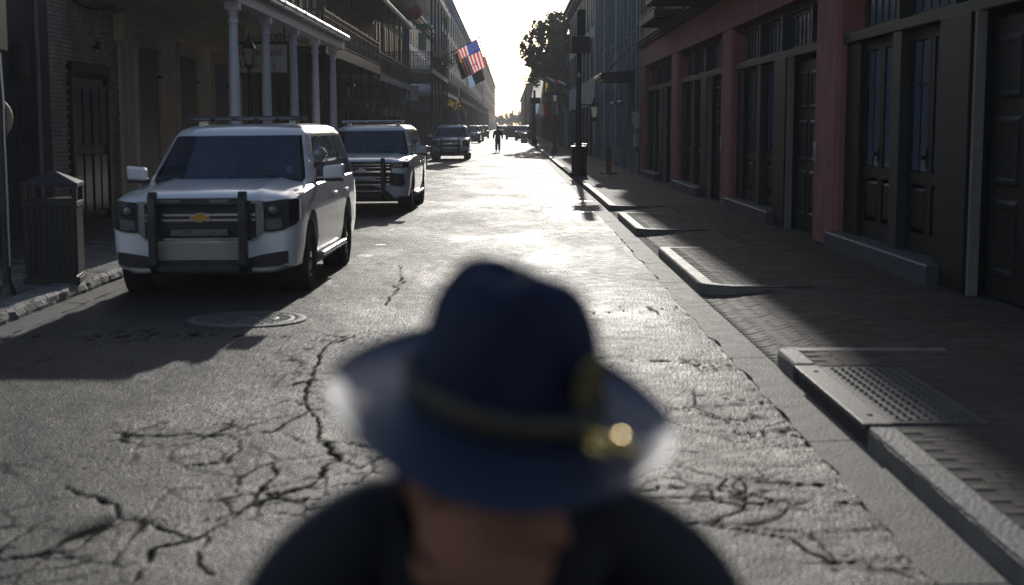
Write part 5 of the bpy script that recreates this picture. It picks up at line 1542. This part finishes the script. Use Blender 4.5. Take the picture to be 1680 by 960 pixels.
suv('white police car with slim headlamps parked directly behind the nearest one', (-3.06, 32.5, .012), R(-.9), 'new', roll=-roll)
suv('third white police car with an oval badge parked farther up the left kerb', (-3.15, 78.5, .015), R(0), 'old', group='third', roll=-roll)
for (x, y, rz, pt, lab) in ((.45, 196, PI, 'black_plastic', 'black car seen from behind in the middle of the far street'), (-1.3, 240, 0, 'white_paint', 'white car facing the camera far up the street'), (2.9-1.2, 176, 0, 'head_dark', 'dark car at the right kerb far up the street'), (1.25, 262, PI, 'white_paint', 'sunlit white car far ahead at the right side of the street'),
                            (-4.0, 150, 0, 'head_dark', 'dark car parked left beyond the round disc sign'), (-4.0, 168, 0, 'black_plastic', 'second dark car parked left beyond the round disc sign'), (-3.9, 205, 0, 'head_dark', 'dark car parked at the left kerb farthest away')):
    suv(lab, (x, y, .0), rz, 'old', police=False, paint=pt, name='parked_car', cat='car')
p = empty('traffic_barrel', (1.55, 152, 0), 'grey round traffic barrel on the road beyond the walking man', 'traffic barrel')
b = MB(); b.lathe([(.45,0),(.45,.06),(.36,.08),(.33,.5),(.30,1.05),(.12,1.1)], 14); b.build('drum', M['galv'], p)
b = MB(); b.lathe([(.35,.4),(.335,.55)], 14); b.build('band', M['sign_white'], p)
b = MB()
bp = empty('barricade', (-4.15, 62.5, 0), 'low black steel barricade standing on the left beyond the second car', 'barricade')
for x_ in (-.55, -.2, .15, .5): b.box(x_-.05, x_+.05, -.05, .05, 0, 1.0)
b.box(-.6, .55, -.035, .035, .82, .92); b.box(-.6, .55, -.034, .034, .35, .44)
o = b.build('frame', M['black_metal'], bp)

# ------------------------------------------------------------------ people
def skin_mesh(name, joints, edges, radii, m, sub=2):
    """one continuous skinned surface grown from a skeleton"""
    me = bpy.data.meshes.new(name)
    names = list(joints)
    me.from_pydata([joints[k] for k in names], [(names.index(a), names.index(b)) for a, b in edges], [])
    o = bpy.data.objects.new(name, me); COL.objects.link(o)
    md = o.modifiers.new('skin', 'SKIN'); md.use_smooth_shade = True; md.branch_smoothing = .6
    if not me.skin_vertices: 
        bm = bmesh.new(); bm.from_mesh(me); bm.verts.layers.skin.verify(); bm.to_mesh(me); bm.free()
    for i, k in enumerate(names):
        r = radii[k]; r = (r, r) if not isinstance(r, tuple) else r
        me.skin_vertices[0].data[i].radius = r
        me.skin_vertices[0].data[i].use_root = (i == 0)
    o.modifiers.new('sub', 'SUBSURF').levels = sub
    dg = bpy.context.evaluated_depsgraph_get(); dg.update()
    res = bpy.data.meshes.new_from_object(o.evaluated_get(dg))
    bpy.data.objects.remove(o)
    res.materials.clear(); res.materials.append(m)
    return res
def join_mesh(name, me, extra, m):
    """me plus the MB geometry 'extra' as one mesh"""
    b = MB()
    b.add([v.co for v in me.vertices], [tuple(p.vertices) for p in me.polygons])
    b.v += [] ; o_ = len(b.v)
    b.v.extend(extra.v); b.f.extend([tuple(i+o_ for i in f) for f in extra.f])
    out = b.mesh(name, m, True)
    for p in out.polygons: p.use_smooth = True
    return out
def head_geo(b, mtx):
    """head, face along +y, z up, origin at the middle of the skull"""
    lev0 = [(-.135,.030,.045,-.02),(-.128,.048,.078,-.01),(-.112,.056,.092,-.035),(-.09,.062,.094,-.055),(-.068,.066,.092,-.07),(-.045,.069,.094,-.08),(-.02,.073,.092,-.09),(.005,.075,.092,-.095),(.03,.076,.095,-.098),(.06,.075,.092,-.096),(.085,.066,.078,-.085),(.105,.048,.055,-.062),(.118,.02,.025,-.03)]
    lev = [tuple([z]+lerp_tab(lev0, z)) for z in sorted(set([r[0] for r in lev0] + [round(v, 4) for v in np.arange(-.128, .1, .006)]))]
    n = 84; rows = []
    for z, w_, fr, bk in lev:
        row = []
        for i in range(n):
            a = 2*PI*i/n; sx, cy = math.sin(a), math.cos(a)
            x = w_*math.copysign(abs(sx)**.9, sx); y = (fr if cy > 0 else -bk)*math.copysign(abs(cy)**.85, cy)
            if cy > 0:
                d = abs(x)
                y += .026*math.exp(-(d/.013)**2)*math.exp(-((z+.035)/.022)**2)      # nose
                y += .012*math.exp(-(d/.010)**2)*math.exp(-((z+.005)/.03)**2)
                y -= .012*math.exp(-((d-.031)/.015)**2)*math.exp(-((z-.008)/.014)**2)   # eye sockets
                y += .006*math.exp(-(d/.05)**2)*math.exp(-((z-.03)/.010)**2)            # brow
                y += .007*math.exp(-(d/.022)**2)*math.exp(-((z+.077)/.010)**2)          # lips
                y -= .005*math.exp(-(d/.024)**2)*math.exp(-((z+.068)/.004)**2)
                y += .008*math.exp(-(d/.02)**2)*math.exp(-((z+.118)/.014)**2)           # chin
            row.append(mtx @ Vector((x, y, z)))
        rows.append(row)
    b.loft(rows)
    for s in (-1, 1):                                                            # ears
        rings = []
        for k in range(7):
            t = -1 + k/3
            r = math.sqrt(max(0, 1-t*t))
            c = Vector((s*.078, -.012, -.005)) + Vector((s*.004, -.006*t, .033*t))
            rings.append([mtx @ (c + Vector((s*(.010*math.cos(q)*r + .012*r*(1 if math.sin(q) < 0 else 0)), .018*math.sin(q)*r, 0))) for q in [2*PI*i/8 for i in range(8)]])
        b.loft(rings)
def hand_geo(b, wrist, direction, palm_n, side, s_=1.0):
    """palm, four fingers and a thumb, curled"""
    d = Vector(direction).normalized(); n = Vector(palm_n); n = (n - d*n.dot(d)).normalized(); t = d.cross(n)*side
    w_ = Vector(wrist)
    rings = []
    for k, (l, hw, th) in enumerate(((-.02,.024,.018),(.02,.034,.016),(.06,.042,.014),(.095,.041,.011))):
        c = w_ + d*l*s_
        rings.append([c + (t*hw*math.cos(a) + n*th*math.sin(a))*s_ for a in [2*PI*i/10 for i in range(10)]])
    b.loft(rings)
    for i, (off, ln) in enumerate(((.031,.072),(.011,.080),(-.010,.074),(-.030,.058))):
        p0 = w_ + (d*.088 + t*off)*s_; ang = .25 + .08*i; dirv = d.copy(); prev = p0
        for j, fr in enumerate((.45,.32,.23)):
            dirv = (d*math.cos(ang) + n*math.sin(ang)).normalized()
            nx = prev + dirv*ln*fr*s_
            r0, r1 = (.0095 - .001*j)*s_, (.0088 - .0012*j)*s_
            b.cyl(prev, nx, r0, r1, 8); prev = nx; ang += .38
    p0 = w_ + (d*.03 + t*.032)*s_; dirv = (d*.75 + t*.6 + n*.25).normalized(); p1 = p0 + dirv*.042*s_; p2 = p1 + (d*.9 + t*.15 + n*.4).normalized()*.032*s_
    b.cyl(p0, p1, .0125*s_, .0105*s_, 8); b.cyl(p1, p2, .0105*s_, .008*s_, 8)
def person(label, loc, rz, J, head_m, bulk=1.0, group=None, sub=2):
    """J: joints in local coordinates (facing +y)"""
    p = empty('person', loc, label, 'person', group, rz)
    E = [('pelvis','spine'),('spine','chest'),('chest','neck'),('neck','skull')]
    Rb = {'pelvis':(.13,.10),'spine':(.125,.095),'chest':(.15,.10),'neck':.055,'skull':.05}
    for s in 'lr':
        E += [('neck','tz'+s),('tz'+s,'sh'+s),('sh'+s,'el'+s),('el'+s,'wr'+s),('pelvis','hi'+s),('hi'+s,'kn'+s),('kn'+s,'an'+s),('an'+s,'to'+s)]
        Rb.update({'tz'+s:.03,'sh'+s:.055,'el'+s:.042,'wr'+s:.028,'hi'+s:.085,'kn'+s:.055,'an'+s:.04,'to'+s:.035})
    ex = MB(); head_geo(ex, head_m)
    for s, sg in (('l', -1), ('r', 1)):
        hand_geo(ex, J['wr'+s], Vector(J['wr'+s])-Vector(J['el'+s]), (-sg, .35, 0), sg)
    me = skin_mesh('body', J, E, Rb, M['skin'], sub)
    inst(join_mesh('body', me, ex, M['skin']), 'body', p)
    for s in (-1, 1):
        b = MB(); b.lathe([(max(.0004, .0125*math.sin(PI*i/8)), -.0125*math.cos(PI*i/8)) for i in range(9)], 12, m=head_m @ Matrix.Translation((s*.031, .0715, .006)) @ Matrix.Scale(1.25, 4, (1,0,0))); eo = b.build('eyelid', M['lid'], p, smooth=True)
        b = MB(); b.tube([head_m @ Vector((s*.031+.014*(i-3)/3, .0838-.0045*((i-3)/3)**2, .001-.0025*(1-((i-3)/3)**2))) for i in range(7)], .0013, 5); b.build('lashes', M['hair'], eo)
        b = MB(); b.tube([head_m @ Vector((s*(.014+.008*i), .094-.0022*i-.0012*i*i, .027+.003*math.sin(PI*i/4))) for i in range(5)], .0035, 6); b.build('eyebrow', M['hair'], p)
    b = MB(); b.tube([head_m @ Vector((-.022+.0055*i, .1005-.0009*(i-4)**2, -.0685-.0004*abs(i-4))) for i in range(9)], .0016, 5); b.build('mouth', M['lip'], p)
    # jacket
    Ej = [e for e in E if e[1] not in ('skull',) and not any(e[1].startswith(k) for k in ('kn','an','to','hi'))]
    Jj = {k: v for k, v in J.items() if any(k in e for e in Ej)}
    Rj = {k: (tuple(q+.03 for q in v) if isinstance(v, tuple) else v+(.055 if k[:2] == 'tz' else .028 if k[:2] in ('sh','el') else .02)) for k, v in Rb.items()}
    Rj['neck'] = (.105,.085)
    for s in 'lr': Jj['wr'+s] = tuple(Vector(J['el'+s]).lerp(Vector(J['wr'+s]), .94)); Rj['wr'+s] = .042; Rj['sh'+s] = .09; Rj['el'+s] = .066
    Rj = {k: (tuple(q_*bulk for q_ in v) if isinstance(v, tuple) else v*bulk) for k, v in Rj.items()}
    jm = skin_mesh('jacket', Jj, Ej, Rj, M['jacket'], sub)
    jo = inst(jm, 'jacket', p)
    nk = Vector(J['neck']); ax = (Vector(J['skull'])-nk).normalized()
    q = ax.to_track_quat('Z', 'Y').to_matrix().to_4x4()
    b = MB(); b.lathe([(.115,-.06),(.108,.0),(.096,.07),(.088,.073),(.082,0),(.08,-.05)], 20, m=Matrix.Translation(nk) @ q); b.build('collar', M['jacket'], jo, smooth=50)
    Et = [e for e in E if any(e[1].startswith(k) for k in ('kn','an','hi'))]
    Jt = {'pelvis': J['pelvis']}; Rt = {'pelvis': (.15,.12)}
    for s in 'lr':
        for k in ('hi','kn','an'): Jt[k+s] = J[k+s]; Rt[k+s] = {'hi':.105,'kn':.08,'an':.065}[k]
    Rt = {k: (tuple(q_*bulk for q_ in v) if isinstance(v, tuple) else v*bulk) for k, v in Rt.items()}
    tm_ = skin_mesh('trousers', Jt, Et, Rt, M['trouser'], sub); inst(tm_, 'trousers', p)
    for s in 'lr':
        a, t = Vector(J['an'+s]), Vector(J['to'+s]); d = (t-a); d.z = 0; d.normalize(); sd_ = Vector((-d.y, d.x, 0))
        b = MB(); rings = []
        base = a.z - .09
        for l, hw, h_ in ((-.09,.028,.05),(-.075,.036,.085),(.0,.042,.10),(.08,.045,.07),(.15,.046,.05),(.19,.03,.03)):
            c = a + d*l
            rings.append([(c.x+sd_.x*hw*k, c.y+sd_.y*hw*k, base+z_*h_) for k, z_ in ((-1,0),(1,0),(1,.5),(.6,1),(-.6,1),(-1,.5))])
        b.loft(rings); b.build('shoe', M['shoe'], p, smooth=45)
    return p
# the trooper: hat first, in world space, then the figure under it
HC = Vector((-.008, 1.47, 1.570))
U = Vector((.155, -.20, .965)).normalized()
fz = Vector((math.sin(R(47)), -math.cos(R(47)), 0)); Fv = (fz - U*fz.dot(U)).normalized(); Sv = Fv.cross(U)
HM = Matrix((( Sv.x, Fv.x, U.x, HC.x), (Sv.y, Fv.y, U.y, HC.y), (Sv.z, Fv.z, U.z, HC.z), (0,0,0,1)))   # x right, y front, z up
TP = Vector((-.02, 1.62, 0)); TRZ = PI + R(22)                       # faces the camera, turned to picture right
TI = (Matrix.Translation(TP) @ Matrix.Rotation(TRZ, 4, 'Z')).inverted()
hd_m = TI @ HM @ Matrix.Translation((0, -.004, -.072))
def L_(x, y, z): return tuple(TI @ Vector((x, y, z)))
sk = tuple((hd_m @ Vector((0, -.03, -.05))))
J = {'pelvis': L_(-.02,1.68,.90), 'spine': L_(-.02,1.69,1.10), 'chest': L_(-.02,1.66,1.29), 'neck': L_(-.02,1.60,1.44), 'skull': sk,
     'tzl': L_(.095,1.63,1.405), 'tzr': L_(-.135,1.62,1.405), 'shl': L_(.205,1.65,1.315), 'ell': L_(.30,1.70,1.06), 'wrl': L_(.25,1.58,.87), 'shr': L_(-.24,1.63,1.315), 'elr': L_(-.34,1.68,1.06), 'wrr': L_(-.28,1.56,.87),
     'hil': L_(.07,1.68,.86), 'knl': L_(.09,1.65,.48), 'anl': L_(.10,1.69,.10), 'tol': L_(.13,1.56,.05), 'hir': L_(-.11,1.67,.86), 'knr': L_(-.13,1.64,.48), 'anr': L_(-.14,1.68,.10), 'tor': L_(-.15,1.55,.05)}
TR = person('man in a navy campaign hat looking down, closest to the camera', TP, TRZ, J, hd_m)
TR.location.z = crown(0)*0
def hat_part(b, name, m, par=None, **k):
    o = b.build(name, m, **k)
    for v in o.data.vertices: v.co = TI @ HM @ v.co
    o.parent = par or TR
    return o
# brim + crown, one felt body
hb = MB()
ay = Vector((Sv.y, Fv.y)).normalized(); axx = Vector((ay.y, -ay.x))      # away from / across the picture, in hat axes
def brim_z(x, y):
    v_ = x*ay.x + y*ay.y; r_ = math.hypot(x, y)
    return (.17 if v_ < 0 else .12)*v_*(v_/r_)**2*max(0, (r_-.085)/.1)**.7
N = 64; rows = []
for r_, z_ in ((.098,.004),(.107,.0),(.13,-.002),(.16,-.003),(.178,-.001),(.185,.002),(.1855,-.002),(.178,-.006),(.16,-.008),(.12,-.007),(.096,-.004)):
    row = []
    for i in range(N):
        a = 2*PI*i/N; k = max(0, (r_-.094)/.09)
        rx = r_ - .004*(1-k); ry = r_ + .007*(1-k)
        row.append((rx*math.sin(a), ry*math.cos(a), z_ + brim_z(rx*math.sin(a), ry*math.cos(a))))
    rows.append(row)
hb.loft(rows, caps=False)
brim_b = hb; hb = MB()
prof = [(0,1.03),(.06,1.0),(.16,.98),(.3,.95),(.45,.91),(.58,.865),(.70,.80),(.80,.73),(.88,.66),(.94,.57),(.98,.45),(1.0,.28),(.985,.03)]
CH = .148; rows = []
for t, s_ in prof:
    row = []
    for i in range(N):
        a = 2*PI*i/N
        dent = max(0, min(1, (t-.25)/.45)); dent = dent*dent*(3-2*dent)
        k = 1 - .26*dent*max(0, -math.cos(4*a))**1.2 * (1 if t < .96 else .6)
        row.append((.095*s_*k*math.sin(a), .107*s_*k*math.cos(a)*(1+.08*dent), t*CH + .006*dent*math.cos(2*a) ))
    rows.append(row)
hb.loft(rows)
hat = hat_part(hb, 'hat', M['navy_felt'], smooth=60)
hat_part(brim_b, 'brim', M['brim_felt'], hat, smooth=60)
b = MB(); rows = []
for dr_, z_ in ((.001,.006),(.005,.010),(.006,.018),(.005,.026),(.001,.030)):
    rows.append([((.0965+dr_)*math.sin(2*PI*i/N), (.1085+dr_)*math.cos(2*PI*i/N), z_) for i in range(N)])
b.loft(rows, caps=False); hat_part(b, 'hat_cord', M['strap'], hat, smooth=60)
for x_, y_ in ((.014,.142), (-.012,.158)):
    b = MB(); b.lathe([(.003,-.014),(.0085,-.008),(.0095,.0),(.0085,.006),(.011,.007),(.009,.014),(.003,.017)], 12, m=Matrix.Translation((x_, y_, .013)) @ Matrix.Rotation(1.35, 4, 'X')); b.tube([(x_, y_-.014, .014), (x_*.5, .115, .014), (0, .104, .018)], .0035, 6)
    hat_part(b, 'acorn', M['brass'], hat, smooth=50)
M['badge'] = mat('dull_gold_badge', (.30,.24,.10), .4, metal=.6, var=.3, scale=90)
b = MB(); mt = Matrix.Translation((0, .1055, .066)) @ Matrix.Rotation(-PI/2 - .04, 4, 'X')
b.lathe([(.020,0),(.022,.003),(.019,.005),(.017,.004)], 20, m=mt @ Matrix.Scale(1.25, 4, (0,1,0)))
for i in range(10): b.cyl(mt @ Vector((.012*math.cos(i*.628), .015*math.sin(i*.628), .003)), mt @ Vector((.018*math.cos(i*.628), .023*math.sin(i*.628), .006)), .002, .002, 5)
hat_part(b, 'badge', M['badge'], hat)
b = MB()
for s in (-1, 1):
    b.loft([[(s*.076, -.05+.02*k, -.07), (s*.0785, -.05+.02*k, -.02), (s*.080, -.06+.02*k, -.0)] for k in (0, .6)], close=False, caps=False)
rows = []
for z_, k in ((-.10,.98),(-.06,1.03),(-.02,1.05),(.0,1.04)):
    rows.append([(.0765*k*math.sin(a), -.005+.098*k*math.cos(a), z_) for a in np.linspace(PI*.62, PI*1.38, 16)])
b = MB(); b.grid(rows); b.grid([[(q[0]*.97, q[1]*.97, q[2]) for q in r] for r in rows]); hat_part(b, 'hair', M['hair'], smooth=True)

def walker(label, loc, rz, stride=.22, scale=1.0, cap=True, arms=.16):
    hm = Matrix.Translation((0, .03, 1.63))
    J = {'pelvis':(0,0,.96),'spine':(0,0,1.14),'chest':(0,.0,1.32),'neck':(0,.0,1.46),'skull':(0,.015,1.56),
         'tzl':(-.10,0,1.45),'tzr':(.10,0,1.45),'shl':(-.19,0,1.41),'ell':(-.29,-.03,1.14),'wrl':(-.33,.06*arms*6,.90),'shr':(.19,0,1.41),'elr':(.29,-.05,1.14),'wrr':(.32,-.02,.90),
         'hil':(-.09,0,.92),'knl':(-.10,.12*stride*4,.50),'anl':(-.10,stride,.10),'tol':(-.11,stride+.14,.05),'hir':(.09,0,.92),'knr':(.10,.05,.50),'anr':(.11,-stride,.12),'tor':(.12,-stride+.13,.06)}
    p = person(label, loc, rz, J, hm, bulk=1.24, sub=1)
    b = MB(); b.lathe([(.086,.03),(.088,.06),(.105,.10),(.10,.13),(.05,.14)], 14, c=(0,.03,1.63)); b.box(-.07, .07, .11, .18, 1.665, 1.68); b.build('cap', M['jacket'], p)
    p.scale = (scale,)*3
    return p
walker('man in dark uniform and cap walking down the middle of the street', (-.80, 98, crown(-.8)), PI, scale=1.0)
walker('person in dark clothes standing far up the street by the cars', (-.35, 186, .02), PI, stride=.06)

# ------------------------------------------------------------------ trees
def tree(name, label, base, limbs, clumps, per, size, m='leaf', group=None):
    p = empty(name, base, label, 'tree', group)
    b = MB()
    for pth in limbs:
        n = len(pth)
        for i in range(n-1):
            b.cyl(pth[i][:3], pth[i+1][:3], pth[i][3], pth[i+1][3], 7)
    b.build('trunk', M['bark'], p)
    vs = []; fs = []
    rng = np.random.default_rng(11)
    for (cx, cy, cz, r) in clumps:
        k = int(per*r*r)
        for _ in range(k):
            d = rng.normal(0, 1, 3); d /= np.linalg.norm(d); q = Vector((cx, cy, cz)) + Vector(d)*r*rng.uniform(.35, 1.05)*(.7+.3*abs(d[2]))
            a = Vector(rng.normal(0, 1, 3)).normalized(); c = a.orthogonal().normalized(); e = a.cross(c)
            s_ = size*rng.uniform(.6, 1.3)
            o = len(vs); vs += [q+c*s_, q+e*s_*.55, q-c*s_, q-e*s_*.55]; fs.append((o, o+1, o+2, o+3))
    me = bpy.data.meshes.new('crown'); me.from_pydata([tuple(v) for v in vs], [], fs); me.materials.append(M[m])
    o = bpy.data.objects.new('crown', me); COL.objects.link(o); o.parent = p
    return p
random.seed(21)
cl = []
for i in range(95):
    while True:
        a, c, d = random.uniform(-1, 1), random.uniform(-1, 1), random.uniform(-1, 1)
        if a*a + c*c + d*d < 1: break
    # broad on the building side, ragged to the street
    x = -1.35 + a*2.1 + .35*d; z = 8.0 + d*3.0
    cl.append((x, c*2.0, z, random.uniform(.28, .55)))
for i in range(40): cl.append((random.uniform(-.9, .5), random.uniform(-1.5, 2), random.uniform(3.6, 11.0), random.uniform(.45, .8)))
tree('street_tree', 'dark leafy tree leaning over the street from the right', (4.35, 119, 0),
     [[(0,0,0,.22),(-.1,0,3,.17),(-.4,0,5.5,.14),(-1.0,.1,8,.10),(-1.3,.1,10,.05)],[(-.4,0,5.5,.12),(-1.6,-.4,7.0,.08),(-2.6,-.6,7.6,.04)],[(-.7,0,7,.10),(-1.9,.6,9,.06),(-2.4,.7,9.8,.03)],[(-.3,0,5,.1),(-1.5,.5,5.8,.07),(-2.7,.7,6.1,.03)],[(-.9,.1,7.8,.08),(-.2,-.6,9.6,.05)]], cl, 330, .16)
for i, (x, y, h, r) in enumerate(((3.0, 640, 8.5, 4.5), (9.5, 610, 11, 5.5), (-5, 655, 7, 3.6), (-1.0, 690, 6.0, 3.0), (6.2, 700, 7.5, 3.6))):
    cl = [(random.gauss(0, r*.45), random.gauss(0, r*.4), h*.62+random.gauss(0, h*.18), random.uniform(.7, 1.3)) for _ in range(34)]
    tree('distant_tree', ['tree closing the street just right of its end', 'biggest tree at the far right end of the street', 'low tree at the far left end of the street', 'smallest tree exactly at the end of the street', 'low tree between the two bigger ones at the street end'][i],
         (x, y, -.2), [[(0,0,0,.3),(0,0,h*.5,.2),(.5,0,h*.8,.08)],[(0,0,h*.4,.15),(-1.2,0,h*.7,.06)]], cl, 60, .35, 'leaf_far')

# ------------------------------------------------------------------ haze
m = bpy.data.materials.new('haze'); m.use_nodes = True
n = m.node_tree.nodes; n.remove(n['Principled BSDF'])
v = n.new('ShaderNodeVolumePrincipled'); v.inputs['Color'].default_value = (.93,.95,1,1); v.inputs['Density'].default_value = .00052; v.inputs['Anisotropy'].default_value = .35
m.node_tree.links.new(v.outputs[0], n['Material Output'].inputs['Volume'])
b = MB(); b.box(-1410, 1410, -70, 1510, -1.3, 24)
o = b.build('haze', m); setp(o, kind='stuff')

for o in list(sc.objects):
    if o.parent: continue
    k = o.name.split('.')[0]
    gname = {'police_car': 'police cars parked along the left kerb', 'parked_car': 'cars standing far up the street', 'litter_bin': 'black litter bins on the kerbs', 'street_lamp': 'iron street lamps',
             'distant_tree': 'trees closing the far end of the street', 'hanging_sign': 'boards hanging above the left sidewalk', 'signal_pole': 'black signal poles on the right kerb', 'added_bounce_building': 'added bounce buildings behind the camera', 'flag': 'flags hung on staffs above the street'}.get(k)
    if gname: o['group'] = gname
